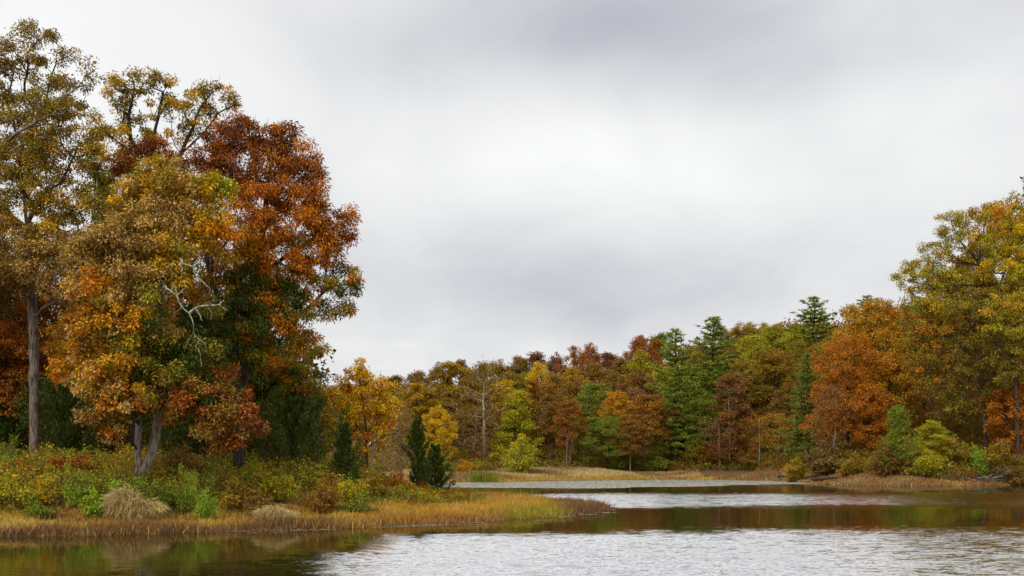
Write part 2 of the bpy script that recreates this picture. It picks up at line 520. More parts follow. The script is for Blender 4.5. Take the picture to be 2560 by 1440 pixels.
s3 = slopes(1.0, (0.5, 1.1, 1), 1)
ssum = b.v('ADD', b.v('ADD', b.v('ADD', s1, s2), b.v('MULTIPLY', s3, (0.35, 0.35, 0))), (0.0, -0.22, 0.0))   # wave faces seen from the lee side
scl = b.n('ShaderNodeVectorMath', operation='SCALE'); b.put(scl.inputs[0], ssum); b.put(scl.inputs[3], amp)
flat = b.v('MULTIPLY', scl.outputs[0], (1, 1, 0))
nrm = b.v('NORMALIZE', b.v('ADD', flat, (0, 0, 1)))
pw = b.n('ShaderNodeBsdfDiffuse'); pw.inputs[0].default_value = (*lin(52, 44, 18), 1)
gl = b.n('ShaderNodeBsdfGlossy'); gl.inputs['Roughness'].default_value = 0.04; gl.inputs[0].default_value = (1, 1, 1, 1)
fr = b.n('ShaderNodeFresnel'); fr.inputs[0].default_value = 1.333
for nd in (gl, fr): b.nt.links.new(nrm, nd.inputs['Normal'])
fac = b.m('MULTIPLY', fr.outputs[0], b.m('ADD', 0.9, b.m('MULTIPLY', wind, 2.6)), clamp=True)  # bright sky sheen painted in: ruffled patches reflect more than Fresnel gives
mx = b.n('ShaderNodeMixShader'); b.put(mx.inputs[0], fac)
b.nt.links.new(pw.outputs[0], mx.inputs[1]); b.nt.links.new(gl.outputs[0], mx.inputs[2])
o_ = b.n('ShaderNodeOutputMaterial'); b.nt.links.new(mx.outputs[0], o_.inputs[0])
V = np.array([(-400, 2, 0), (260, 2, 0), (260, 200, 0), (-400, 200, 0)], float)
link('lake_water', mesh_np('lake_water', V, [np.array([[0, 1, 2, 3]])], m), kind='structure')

# ------------------------------------------------------------------ hero trees of the near bank
def hero_tree(name, D, polys, blobs, label, trunk_r, leaf=(0.24, 0.12), per=46, dens=1.5, rc=0.55, droop=0.25, bark=None,
              seed=1, dd=1.0, twig_bark=None, flat=0.7, cat='tree', tip_r=0.013):
    """polys: pixel polylines [(px,py[,dD])]; blobs: (px,py,rx,ry,dD,colours[,density])"""
    rng = np.random.default_rng(seed)
    bark = bark or M_BARK
    PP = [np.array([P(q[0], q[1], D + (q[2] if len(q) > 2 else 0)) for q in poly]) for poly in polys]
    root = PP[0][0]
    root[2] = gz(root[0], root[1]) - 0.15
    T = []; src = []
    for bi, bl in enumerate(blobs):
        px, py, rx, ry, dD, ck = bl[:6]; ds = bl[6] if len(bl) > 6 else 1.0
        DD = D + dD
        a, c = 1.12 * rx * DD / F, 1.12 * ry * DD / F
        dep = (a + c) / 2 * dd
        n = max(4, int(math.pi * a * c * dens * 2.3 * ds))
        q = unit(rng.normal(size=(n, 3))) * (rng.uniform(0.1, 1.15, n) ** 0.45)[:, None] * np.array([a, dep, c])
        T.append(P(px, py, DD) + q); src += [bi] * n
    T = np.concatenate(T)
    # leaf colour drifts smoothly from one bough to the next
    bc = np.array([(bl[0], bl[1]) for bl in blobs], float); br = np.array([max(bl[2], bl[3]) for bl in blobs], float)
    tp = np.stack([1280 + T[:, 0] / T[:, 1] * F, YH - (T[:, 2] - CAM_Z) / T[:, 1] * F], -1) + rng.normal(0, 1, (len(T), 2)) * (0.55 * br.mean())
    near_ = np.argmin(np.hypot(*(tp[:, None, :] - bc[None]).transpose(2, 0, 1)) / br[None], axis=1)
    cols = []
    for i in range(len(T)):
        ck = blobs[near_[i]][5]
        k = rng.integers(len(ck)); k2 = rng.integers(len(ck)); u_ = rng.uniform(0, .6)
        cols.append(COL[ck[k]] * (1 - u_) + COL[ck[k2]] * u_)
    cols = np.array(cols); nl = per * 2.7 * rng.uniform(0.4, 1.5, len(T))
    PO, R, chains, _ = grow(PP, T, rng, step=0.7, jit=0.09, trunk_r=trunk_r, tip_r=tip_r)
    e = empty(name, root)
    tr, limbs, tw = branch_parts(PO - root, R, chains)
    link('trunk', tr.mesh('trunk', bark), e)
    for l in limbs: link('limb', l.mesh('limb', bark), e)
    if tw.V:
        for q in T[rng.uniform(0, 1, len(T)) < .8] - root:
            for k in range(2):
                d_ = unit(rng.normal(size=3) + np.array([0, 0, .2])) * rng.uniform(.4, .9)
                tw.add(np.array([q, q + d_ * .5 + rng.normal(0, .05, 3), q + d_]), [.012, .009, .004], 3, cap=False)
        link('branches', tw.mesh('branches', twig_bark or bark), e)
    V, Fq, ci = leaves_at(T - root, nl, rc * rng.uniform(0.55, 1.25, len(T)), leaf[0] * 0.86, leaf[1] * 0.98, rng, droop=droop, flat=flat, spread=1.15)
    n = len(ci)
    cc = cols[ci] * rng.uniform(0.55, 1.65, (n, 1)) * (1 + rng.normal(0, 0.07, (n, 3)))
    cc *= np.random.default_rng(seed + 5).uniform(0.85, 1.15, len(T))[ci][:, None]
    link('crown', mesh_np('crown', V, [Fq], M_LEAF, np.repeat(np.clip(cc, 0, 1), 4, 0)), e)
    tag(e, label, cat)
    return e

OB = ['olive', 'olivebrown', 'olivebrown']; OLV = ['olive', 'darkolive', 'gold']; TN = ['tan', 'tan', 'olivebrown']
RU = ['rust', 'darkrust', 'orange']; DR = ['darkrust', 'rust']; ORG = ['orange', 'orange', 'rust']; GLD = ['gold', 'orange', 'gold']
DG = ['dgreen', 'dgreen', 'olive']; MX = ['olive', 'orange', 'dgreen']; TG = ['tan', 'olive', 'gold']

hero_tree('oak_tree', 73, [
    [(88, 1174), (86, 1000), (84, 850), (82, 700), (76, 600, 1), (74, 500, 2)], [(76, 600, 1), (60, 500, 2), (70, 400, 3), (82, 300, 3), (88, 220, 3)],
    [(78, 600), (30, 540), (-30, 480), (-90, 380)],
    [(84, 740), (40, 700, -1), (0, 650, -2), (-60, 600, -3)],
    [(80, 540), (100, 490, -3), (150, 447, -5), (205, 425, -6), (262, 432, -6), (300, 455, -6)],
    [(262, 432, -6), (232, 385, -6), (208, 345, -6), (205, 300, -5), (195, 270, -4)], [(86, 800), (115, 765, -2), (150, 748, -3)],
    [(-20, 420), (20, 355, -4), (70, 318, -5), (120, 290, -5), (160, 285, -4)],
    [(120, 290, -3), (160, 240, -3), (200, 215, -3), (240, 172, -3)],
    [(80, 400), (40, 330), (20, 260), (35, 170)], [(82, 330), (115, 240), (140, 160)]],
    [(50, 120, 60, 62, 0, OB, .7), (80, 80, 22, 26, 0, OB, .7), (150, 125, 48, 40, 0, OB, .7), (90, 215, 95, 60, 0, OB, .8), (225, 180, 34, 24, -2, OB, .6),
     (5, 160, 40, 60, 0, OB, .7), (160, 240, 60, 50, 0, OLV, .7), (50, 310, 110, 70, 0, OB, .8), (190, 310, 70, 55, -2, OB, .7), (-70, 260, 90, 130, 0, OB, .6),
     (130, 400, 120, 50, -2, OB, .8), (20, 430, 90, 60, 0, OLV, .8), (210, 370, 50, 40, -2, ['olive', 'gold'], .8), (60, 530, 110, 60, -1, OLV, .9), (190, 520, 90, 50, -2, OLV, .9),
     (20, 620, 110, 60, -2, TN, 1), (150, 620, 110, 60, -3, TN, 1), (60, 400, 70, 60, -2, OB, .9), (70, 480, 80, 50, -3, OB, .9), (110, 330, 70, 40, -3, OB, .8), (90, 270, 60, 40, -3, OB, .7), (-80, 500, 80, 120, 0, OB, .7), (230, 630, 60, 50, -3, TN, 1), (30, 690, 80, 40, -3, ['olivebrown', 'brown'], .8), (160, 700, 70, 40, -3, TN, .8)],
    'tallest oak with thin olive-brown crown and straight grey trunk at left edge', 0.3, leaf=(0.21, 0.10), per=36, dens=1.4, rc=0.5, tip_r=0.017, bark=M_BARKG, twig_bark=M_BARK, seed=11)

hero_tree('oak_tree', 80, [
    [(330, 1178), (345, 950), (350, 700), (348, 520), (344, 420)],
    [(344, 420), (338, 370), (322, 320), (330, 250), (335, 200)],
    [(348, 500), (372, 420), (384, 350), (398, 290), (408, 230)],
    [(350, 560), (420, 440), (455, 385), (480, 320), (500, 270), (530, 230)],
    [(455, 385), (510, 330), (545, 285), (590, 262)], [(455, 385), (430, 340), (425, 280)]],
    [(330, 205, 55, 42, 0, OLV, .8), (295, 235, 28, 34, 0, OLV, .7), (330, 280, 50, 45, 0, OLV, .7), (408, 215, 34, 32, 0, OLV, .8), (420, 265, 40, 34, 0, OLV, .7),
     (505, 220, 45, 24, 0, OLV, .8), (545, 240, 45, 26, 0, OLV, .8), (585, 258, 18, 12, 0, OLV, .6), (480, 270, 50, 40, 0, OLV, .7), (450, 320, 40, 36, 0, OLV, .6), (520, 300, 40, 30, 0, OLV, .5),
     (270, 340, 55, 50, 0, ['gold', 'olive'], .9), (340, 350, 50, 45, 0, OLV, .8), (250, 430, 70, 50, 0, ['ygreen', 'olive', 'gold'], .9), (340, 430, 70, 50, 0, OLV, .9), (240, 500, 70, 60, 0, ['olive', 'ygreen'], .9), (430, 460, 80, 50, 0, OLV, .7)],
    'olive-green oak whose open crown lobes rise behind the rust-red hickory', 0.36, leaf=(0.21, 0.11), per=36, dens=1.35, rc=0.48, seed=12, tip_r=0.016)

hero_tree('hickory_tree', 71, [
    [(600, 1182), (598, 1060), (604, 960), (622, 880), (632, 800), (640, 700), (655, 600), (665, 500), (675, 420)],
    [(632, 800), (590, 770, -1), (545, 740, -2), (524, 690, -2), (530, 645, -2), (560, 612, -2), (600, 560, -1)],
    [(524, 690, -2), (510, 600, -1), (520, 500), (550, 410)],
    [(622, 880), (700, 820), (760, 780), (820, 720), (870, 680)], [(640, 700), (720, 640), (790, 590), (850, 560)], [(612, 920), (680, 890), (740, 870)]],
    [(575, 335, 62, 38, 0, DR, 1.1), (600, 312, 30, 18, 0, DR, 1), (670, 350, 40, 32, 0, DR, .9), (712, 332, 36, 24, 0, RU, 1), (530, 390, 50, 40, 0, DR, 1),
     (620, 410, 80, 50, 0, DR, 1), (720, 400, 55, 50, 0, RU, 1), (770, 420, 34, 40, 0, RU, 1), (560, 470, 70, 45, 0, RU, 1), (660, 490, 80, 50, -1, RU, 1), (770, 490, 55, 50, 0, RU, 1),
     (400, 375, 60, 26, 2, DR, .8), (310, 400, 34, 26, 2, DR, .8), (450, 420, 60, 30, 2, RU, .8),
     (820, 545, 40, 40, 0, RU, .9), (868, 545, 24, 30, 0, RU, .9), (862, 590, 26, 34, 0, RU, .9), (720, 570, 90, 50, -1, ORG, 1), (620, 570, 80, 50, -2, ORG, 1), (790, 610, 60, 40, 0, ORG, 1),
     (690, 645, 90, 45, -1, ORG, 1), (600, 650, 70, 40, -2, GLD, .9), (845, 650, 36, 24, 0, ORG, .6), (880, 690, 28, 34, 0, MX, .55), (830, 700, 50, 34, 0, MX, .7), (870, 750, 32, 26, 0, MX, .6),
     (760, 710, 60, 40, 0, DG, .8), (680, 720, 70, 40, -1, DG, 1), (600, 720, 70, 50, -2, DG, .9), (780, 770, 60, 30, 0, MX, .7), (700, 790, 70, 40, -1, ['olive', 'orange'], .9), (610, 790, 80, 50, -2, DG, .9),
     (740, 840, 55, 26, 0, MX, .7), (785, 880, 40, 16, 0, MX, .7), (700, 870, 60, 28, 0, MX, .8), (640, 880, 60, 40, -1, DG, .7), (560, 850, 70, 50, -2, DG, .9), (620, 840, 50, 30, -1, ORG, .7)],
    'large hickory with rust-red and orange crown overhanging the lake side', 0.36, leaf=(0.27, 0.085), per=50, dens=1.75, rc=0.55, droop=0.5, seed=13)

OT = ['orange', 'olivebrown', 'gold', 'tan', 'rust']
T4 = hero_tree('oak_tree', 65.5, [
    [(348, 1200), (346, 1130), (348, 1060), (356, 980), (360, 880), (352, 780), (345, 680), (350, 600)],
    [(352, 1192), (372, 1150), (388, 1090), (398, 1020), (408, 920), (408, 820), (402, 760), (425, 690), (442, 640), (460, 580)],
    [(402, 760), (380, 640), (372, 540), (390, 470)], [(408, 830), (455, 800, -2), (500, 762, -5), (518, 705, -6), (530, 645, -6), (562, 610, -5), (590, 590, -4)], [(402, 760), (425, 690, -4), (440, 640, -5), (460, 600, -4)], [(408, 880), (460, 840), (500, 760), (540, 700)],
    [(360, 900), (300, 850), (250, 800), (215, 770)], [(348, 1060), (290, 1000), (250, 960)], [(398, 1020), (470, 1000), (550, 1020), (610, 1050)], [(360, 800), (300, 720), (270, 640)]],
    [(400, 425, 60, 26, 0, TG, 1), (350, 470, 50, 34, 0, TG, 1), (440, 470, 80, 40, 0, TG, 1), (520, 470, 50, 30, 0, ['gold', 'ygreen'], .8), (370, 530, 80, 45, -1, TN, 1), (470, 540, 80, 45, 0, TG, 1),
     (300, 590, 70, 40, -2, TN, 1.1), (400, 610, 90, 45, -1, TG, 1), (520, 580, 60, 40, 0, GLD, 1), (240, 620, 55, 34, -2, TN, 1), (320, 670, 80, 40, -2, TN, 1), (440, 670, 60, 40, -1, TG, .8),
     (250, 720, 60, 40, -2, ['gold', 'tan', 'orange'], 1), (330, 740, 70, 40, -2, ['tan', 'ygreen', 'olive'], 1), (210, 780, 40, 34, -2, OT, 1), (280, 790, 70, 40, -2, GLD, 1), (370, 810, 70, 40, -2, ['olive', 'dgreen', 'tan'], 1),
     (240, 850, 60, 40, -2, OT, 1), (320, 860, 70, 40, -2, ['olive', 'gold', 'dgreen'], 1), (430, 860, 70, 40, -1, DG, 1), (500, 800, 60, 50, 0, DG, .7), (520, 900, 70, 40, -1, DG, 1), (200, 920, 50, 36, -2, OT, 1),
     (280, 930, 70, 40, -3, GLD, 1), (370, 930, 70, 40, -2, ['olive', 'dgreen'], 1), (240, 985, 55, 30, -3, TN, 1), (320, 1000, 70, 36, -3, ['tan', 'olivebrown', 'orange'], 1), (450, 950, 70, 36, -2, DG, 1), (260, 1040, 50, 28, -3, ['brown', 'rust'], .9),
     (420, 1010, 70, 34, -2, ['olivebrown', 'dgreen'], 1), (500, 1000, 70, 36, -2, ['brown', 'rust'], 1), (570, 1010, 60, 36, -2, ['rust', 'olivebrown', 'darkrust'], 1), (610, 1060, 44, 32, -2, ['rust', 'darkrust', 'brown'], 1), (540, 1065, 50, 30, -2, ['rust', 'olivebrown'], .9), (560, 1110, 34, 20, -2, OT, .8), (290, 1085, 30, 18, -3, ['tan', 'olivebrown'], .8)],
    'broad tan and gold oak with forked twin trunks beside the grassy bank', 0.33, leaf=(0.235, 0.12), per=50, dens=1.75, rc=0.55, seed=14, bark=M_BARKL, twig_bark=M_BARK)

# bleached dead branch hanging out of the forked oak
t = Tubes()
r0 = np.array(T4.location)
def PB(l, D=61.5): return np.array([P(q[0], q[1], D + (q[2] if len(q) > 2 else 0)) for q in l]) - r0
for pl_, ra, rb in [([(405, 760, 3), (412, 712, 1), (428, 728), (445, 742), (455, 768), (473, 783), (484, 812), (486, 832), (497, 846), (490, 862), (500, 884), (504, 915)], .08, .012), ([(497, 846), (512, 858), (520, 880)], .02, .006), ([(486, 832), (470, 850), (466, 868)], .02, .006), ([(520, 765), (528, 785), (526, 800)], .018, .006), ([(455, 768), (438, 780), (432, 800)], .02, .006), ([(482, 666), (500, 655), (512, 658)], .018, .006),
                    ([(473, 783), (486, 768), (520, 765), (548, 762), (566, 776)], .07, .025), ([(548, 762), (560, 750)], .03, .015), ([(486, 768), (500, 785), (505, 802)], .04, .015),
                    ([(428, 728), (440, 705), (446, 735)], .04, .015), ([(440, 742), (450, 732), (470, 718)], .04, .012), ([(452, 648, 1), (460, 662), (482, 666), (492, 692), (508, 705), (524, 722), (522, 735)], .06, .015),
                    ([(412, 712, 1), (395, 690), (392, 682)], .03, .012), ([(452, 648, 1), (455, 690)], .03, .01)]:
    pts = resample(PB(pl_), 0.25)
    pts[1:-1] += RNG.normal(0, 0.04, pts[1:-1].shape)
    t.add(pts, np.linspace(ra, rb, len(pts)), 6)
db = link('dead_branch', t.mesh('dead_branch', M_DEAD), T4); db['label'] = 'bleached grey dead branch hanging bare'

hero_tree('maple_tree', 76, [[(665, 1180), (668, 1080), (672, 1000), (690, 940)], [(672, 1010), (730, 960), (780, 940)], [(672, 1030), (620, 980)]],
    [(690, 930, 70, 34, 0, ['olive', 'dgreen', 'orange'], 1.1), (750, 950, 55, 34, 0, ['olive', 'dgreen', 'gold'], 1.1), (640, 960, 60, 40, 0, DG, 1.1), (710, 990, 80, 40, 0, ['dgreen', 'olive'], 1.1), (790, 990, 26, 40, 0, ['olive', 'gold', 'orange'], 1), (640, 1030, 60, 40, 0, DG, 1), (620, 900, 50, 30, 0, ['tan', 'orange', 'rust'], .8)],
    'green and orange leaved maple just above the dark wide cedar', 0.16, leaf=(0.2, 0.12), per=50, dens=1.9, rc=0.5, seed=15)
YL = ['yellow', 'gold', 'orange', 'gold']
hero_tree('maple_tree', 92, [[(915, 1200), (917, 1120), (914, 1060), (905, 1000), (900, 950)], [(914, 1080), (950, 1040), (975, 1020)], [(914, 1090), (870, 1040), (845, 1000)], [(915, 1120), (960, 1090), (990, 1085)]],
    [(885, 945, 38, 24, 0, YL, 1), (905, 915, 12, 14, 0, ['gold', 'rust'], .8), (935, 965, 45, 30, 0, YL, 1), (860, 985, 40, 36, 0, YL, 1), (910, 1010, 55, 36, 0, YL, 1), (965, 1015, 30, 24, 0, YL, 1), (955, 1050, 34, 20, 0, YL, .8),
     (850, 1045, 34, 36, 0, ['yellow', 'ygreen'], .9), (895, 1065, 45, 24, 0, YL, .8), (835, 1100, 24, 40, 0, ['yellow', 'ygreen', 'olive'], .7), (880, 1115, 36, 28, 0, YL, .8), (930, 1090, 40, 24, 0, YL, .6), (985, 1030, 20, 20, 0, YL, .7), (825, 1060, 20, 34, 0, YL, .6), (860, 1145, 30, 20, 0, ['ygreen', 'yellow'], .7)],
    'golden yellow maple behind the cedars in the gap', 0.14, leaf=(0.23, 0.13), per=34, dens=1.7, rc=0.48, seed=16)

# ------------------------------------------------------------------ library of repeated trees
def lib_deciduous(seed, H=16.0, Wd=10.0, base=0.16, lumps=26, n_t=320, per=50, rc=0.68, leaf=(0.29, 0.18), shape='round', trunk_r=0.22, bark=M_BARK, open_=1.0):
    rng = np.random.default_rng(seed)
    zc0, zc1 = H * base, H
    T = []; cl = []
    for k in range(lumps):
        f = (k + 0.5) / lumps
        z = zc0 + (zc1 - zc0) * (0.08 + 0.84 * f)
        prof = {'round': math.sin(math.pi * min(1, f * 0.8 + 0.2)) ** 0.6, 'tall': (0.45 + 0.55 * math.sin(math.pi * f)) , 'cone': 1.05 - 0.85 * f, 'broad': (0.55 + 0.5 * math.sin(math.pi * min(1, 0.25 + .75 * f)))}[shape]
        a = k * 2.39996 + rng.uniform(-.5, .5)
        rr = Wd / 2 * prof * rng.uniform(0.35, 0.78)
        lr = Wd * rng.uniform(0.09, 0.2) * (0.6 + 0.4 * prof) * (26 / max(lumps, 26)) ** .3
        c = np.array([math.cos(a) * rr, math.sin(a) * rr, z])
        n = int(n_t / lumps)
        q = unit(rng.normal(size=(n, 3))) * (rng.uniform(0.2, 1, n) ** 0.4)[:, None] * np.array([lr, lr, lr * 0.75])
        T.append(c + q); cl += [rng.uniform()] * n
    T = np.concatenate(T); T[:, 2] = np.clip(T[:, 2], H * base * 0.7, None)
    T[:, 2] *= (H - rc * 0.5) / T[:, 2].max()
    cl = np.array(cl)
    lean = rng.normal(0, 0.25, 2)
    tr = [np.array([0, 0, -0.3]), np.array([lean[0] * .3, lean[1] * .3, H * .25]), np.array([lean[0], lean[1], H * .5]), np.array([lean[0], lean[1] * 1.5, H * .78])]
    PO, R, chains, _ = grow([np.array(tr)], T, rng, step=0.9, jit=0.1, trunk_r=trunk_r, tip_r=0.02)
    a, limbs, tw = branch_parts(PO, R, chains, limb_min=99)
    V, Fq, ci = leaves_at(T, per * open_ * rng.uniform(.6, 1.4, len(T)), rc * rng.uniform(.7, 1.3, len(T)), leaf[0], leaf[1], rng, flat=0.7)
    n = len(ci)
    clump = np.clip(cl * 0.6 + rng.uniform(0, 1, len(T)) * 0.4, 0, 1)[ci]
    col = np.stack([rng.uniform(0, 1, n), clump, rng.uniform(0, 1, n)], -1)
    return dict(trunk=a.mesh('trunk', bark), branches=tw.mesh('branches', bark), crown=mesh_np('crown', V, [Fq], PAL['rust'], np.repeat(col, 4, 0)), H=H, W=Wd)

def needle_mesh(name, base, d, L, Wd, rng, col, mat):
    n = len(base)
    side = unit(np.cross(d, rng.normal(size=(n, 3))))
    l = (L * rng.uniform(.7, 1.25, n))[:, None]; wd = (Wd * rng.uniform(.7, 1.3, n))[:, None]
    V = np.stack([base, base + d * l * .5 + side * wd * .5, base + d * l, base + d * l * .5 - side * wd * .5], 1).reshape(-1, 3)
    i4 = np.arange(n)[:, None] * 4
    return mesh_np(name, V, [i4 + np.array([[0, 1, 2, 3]])], mat, np.repeat(col, 4, 0))

def lib_pine(seed, H=24.0, Wd=9.0, z0=0.1):
    rng = np.random.default_rng(seed)
    tr = Tubes(); zz = np.linspace(-.3, H - .3, 14)
    cx = 0.12 * np.sin(zz * .4 + seed)
    tr.add(np.stack([cx, 0 * zz, zz], -1), np.linspace(.27, .03, 14), 8)
    bt = Tubes(); base = []; dirs = []; cv = []
    z = H * z0
    while z < H - 0.3:
        f = (z - H * z0) / (H * (1 - z0))
        Lmax = Wd / 2 * ((1 - f) ** 0.62 * 0.95 + 0.05) * (0.75 + 0.25 * math.sin(z * 2.1 + seed))
        nb = rng.integers(5, 8) if f < .85 else 4
        a0 = rng.uniform(0, 6.28)
        for k in range(nb):
            a = a0 + k * 6.283 / nb + rng.uniform(-.3, .3)
            L = Lmax * rng.uniform(.55, 1.15)
            rise = rng.uniform(.0, .25) + 0.8 * f ** 3
            s = np.linspace(0, 1, 6)
            pts = np.stack([np.cos(a) * L * s, np.sin(a) * L * s, z + L * (rise * s + .18 * s ** 2)], -1)
            bt.add(pts, np.linspace(.05, .012, 6) * (0.5 + L / 4), 3, cap=False)
            nt_ = max(3, int(L * 5.5))
            u = rng.uniform(.25, 1.0, nt_)
            pc = np.stack([np.interp(u, s, pts[:, i]) for i in range(3)], -1)
            lat = np.array([-np.sin(a), np.cos(a), 0])
            pc = pc + lat * (rng.normal(0, .3, nt_) * (.35 + L * .2))[:, None] * (1.15 - u)[:, None] * 1.6
            pc[:, 2] += rng.normal(.04, .08, nt_)
            kk = 9
            bs = np.repeat(pc, kk, 0)
            out_ = np.array([np.cos(a), np.sin(a), .35])
            dd_ = unit(rng.normal(size=(len(bs), 3)) * .75 + out_ * .55)
            base.append(bs - dd_ * .08); dirs.append(dd_); cv.append(np.repeat(rng.uniform(0, 1, nt_), kk) * .6 + rng.uniform(0, .4))
        z += rng.uniform(.95, 1.4) * (1 - .4 * f)
    base = np.concatenate(base); dirs = np.concatenate(dirs); cv = np.concatenate(cv)
    col = np.stack([rng.uniform(0, 1, len(base)), cv, rng.uniform(0, 1, len(base))], -1)
    return dict(trunk=tr.mesh('trunk', M_BARK), branches=bt.mesh('branches', M_BARK), crown=needle_mesh('crown', base, dirs, .5, .12, rng, col, PAL['pine']), H=H, W=Wd)

def lib_cedar(seed, H=5.0, Wd=3.0, shape='cone', n=9000):
    rng = np.random.default_rng(seed)
    tr = Tubes(); tr.add(np.array([(0, 0, -.2), (0.03, 0, H * .4), (0, .03, H * .92)]), [.1, .06, .015], 6)
    bt = Tubes(); base = []; dirs = []; cv = []
    nb = 46
    for k in range(nb):
        f = (k + rng.uniform()) / nb
        z = H * (.05 + .9 * f)
        prof = (1 - f) ** .7 if shape == 'cone' else max(.12, math.sin(math.pi * min(1, .25 + .75 * f)) ** .8)
        L = Wd / 2 * prof * rng.uniform(.25, 1.5) + .15
        a = k * 2.39996
        s = np.linspace(0, 1, 4)
        pts = np.stack([np.cos(a) * L * s, np.sin(a) * L * s, z - .1 * H * (1 - f) + L * (.35 * s + .55 * s * s)], -1)
        pts[:, 2] = np.maximum(pts[:, 2], .05)
        bt.add(pts, np.linspace(.025, .006, 4), 3, cap=False)
        m_ = n // nb
        u = rng.uniform(.1, 1, m_) ** .7
        pc = np.stack([np.interp(u, s, pts[:, i]) for i in range(3)], -1) + rng.normal(0, .11, (m_, 3)) * (.4 + L * .5)
        out_ = np.array([np.cos(a) * .5, np.sin(a) * .5, .9])
        base.append(pc); dirs.append(unit(rng.normal(size=(m_, 3)) * .45 + out_)); cv.append(np.full(m_, rng.uniform()))
    base = np.concatenate(base); dirs = np.concatenate(dirs); cv = np.concatenate(cv)
    col = np.stack([rng.uniform(0, 1, len(base)), cv, rng.uniform(0, 1, len(base))], -1)
    return dict(trunk=tr.mesh('trunk', M_BARK), branches=bt.mesh('branches', M_BARK), crown=needle_mesh('crown', base, dirs, .24, .075, rng, col, PAL['cedar']), H=H, W=Wd)

def lib_bare(seed, H=12.0, Wd=7.0, bark=M_TWIG, n_t=130, base=.25):
    rng = np.random.default_rng(seed)
    q = unit(rng.normal(size=(n_t, 3))) * (rng.uniform(.2, 1, n_t) ** .4)[:, None] * np.array([Wd / 2, Wd / 2, H * (1 - base) / 2])
    T = q + np.array([0, 0, H * (1 + base) / 2])
    PO, R, chains, _ = grow([np.array([(0, 0, -.2), (.1, 0, H * .3), (0, .15, H * .6), (.1, 0, H * .85)])], T, rng, step=.7, jit=.1, trunk_r=H * .012, tip_r=.014)
    a, l, tw = branch_parts(PO, R, chains, limb_min=99)
    return dict(trunk=a.mesh('trunk', bark), branches=tw.mesh('branches', bark), crown=None, H=H, W=Wd)

def lib_shrub(seed, H=1.6, Wd=2.0, n_t=46, per=34, leaf=(.13, .08), rc=.24, droop=.1):
    """many leaning shoots of unequal length, leafy from a third of the way up"""
    rng = np.random.default_rng(seed)
    ns = max(9, n_t // 4)
    bt = Tubes(); T = []
    for k in range(ns):
        a = k * 2.39996 + rng.uniform(-.4, .4); rr = Wd / 2 * rng.uniform(.1, 1.05); h = H * rng.uniform(.45, 1.05) * (1.05 - .35 * rr / (Wd / 2))
        p0 = np.array([math.cos(a) * rr * .25, math.sin(a) * rr * .25, -.05]); p2 = np.array([math.cos(a) * rr, math.sin(a) * rr, h])
        p1 = np.array([math.cos(a) * rr * .5, math.sin(a) * rr * .5, h * .65])
        u = np.linspace(0, 1, 5)[:, None]
        bt.add((1 - u) ** 2 * p0 + 2 * u * (1 - u) * p1 + u * u * p2, np.linspace(.02, .005, 5) * H / 1.6, 3, cap=False)
        for q in range(5):
            t = rng.uniform(.3, 1.02)
            T.append((1 - t) ** 2 * p0 + 2 * t * (1 - t) * p1 + t * t * p2 + rng.normal(0, rc * .5, 3))
    T = np.array(T); T[:, 2] = np.maximum(T[:, 2], .1); n_t = len(T)
    V, Fq, ci = leaves_at(T, per * rng.uniform(.5, 1.4, n_t), rc * rng.uniform(.6, 1.25, n_t), leaf[0], leaf[1], rng, flat=.9, droop=droop)
    n = len(ci)
    col = np.stack([rng.uniform(0, 1, n), rng.uniform(0, 1, n_t)[ci], rng.uniform(0, 1, n)], -1)
    return dict(trunk=None, branches=bt.mesh('stems', M_TWIG), crown=mesh_np('foliage', V, [Fq], PAL['green'], np.repeat(col, 4, 0)), H=H, W=Wd)

def lib_tussock(seed, H=1.1, Wd=2.2, n=3800, wd=.018):
    """dome of arching dry grass"""
    rng = np.random.default_rng(seed)
    a = rng.uniform(0, 6.283, n); r = rng.uniform(0, 1, n) ** .55
    base = np.stack([np.cos(a) * r * Wd * (.42 + .1 * np.sin(2 * a + seed)), np.sin(a) * r * Wd * .42, 0 * a], -1)
    a2 = a + rng.normal(0, .7, n)
    o = np.stack([np.cos(a2), np.sin(a2), 0 * a], -1)
    lop = 1 + .3 * np.sin(a + seed) + .2 * np.sin(3 * a + 2 * seed) * r
    l = H * (.3 + .6 * np.sqrt(1 - .9 * r ** 2)) * rng.uniform(.4, 1.15, n) * lop
    p1 = base + o * (l * .18)[:, None] + np.array([0, 0, 1]) * (l * .9)[:, None] + rng.normal(0, .05, (n, 3))
    p2 = p1 + o * (l * rng.uniform(.15, .45, n))[:, None] + np.array([0, 0, 1]) * (l * rng.uniform(-.55, .12, n))[:, None] + rng.normal(0, .06, (n, 3))
    s = unit(np.cross(o, rng.normal(size=(n, 3)))) * wd
    V = np.stack([base - s, base + s, p1 + s * .8, p1 - s * .8, p2], 1).reshape(-1, 3)
    i = np.arange(n)[:, None] * 5
    col = np.repeat(np.stack([rng.uniform(0, 1, n)] * 3, -1), 5, 0); col[:, 2] = rng.uniform(0, 1, len(col))
    return dict(trunk=None, branches=None, crown=mesh_np('blades', V, [i + np.array([[0, 1, 2, 3]]), i + np.array([[3, 2, 4]])], PAL['straw'], col), H=H, W=Wd)

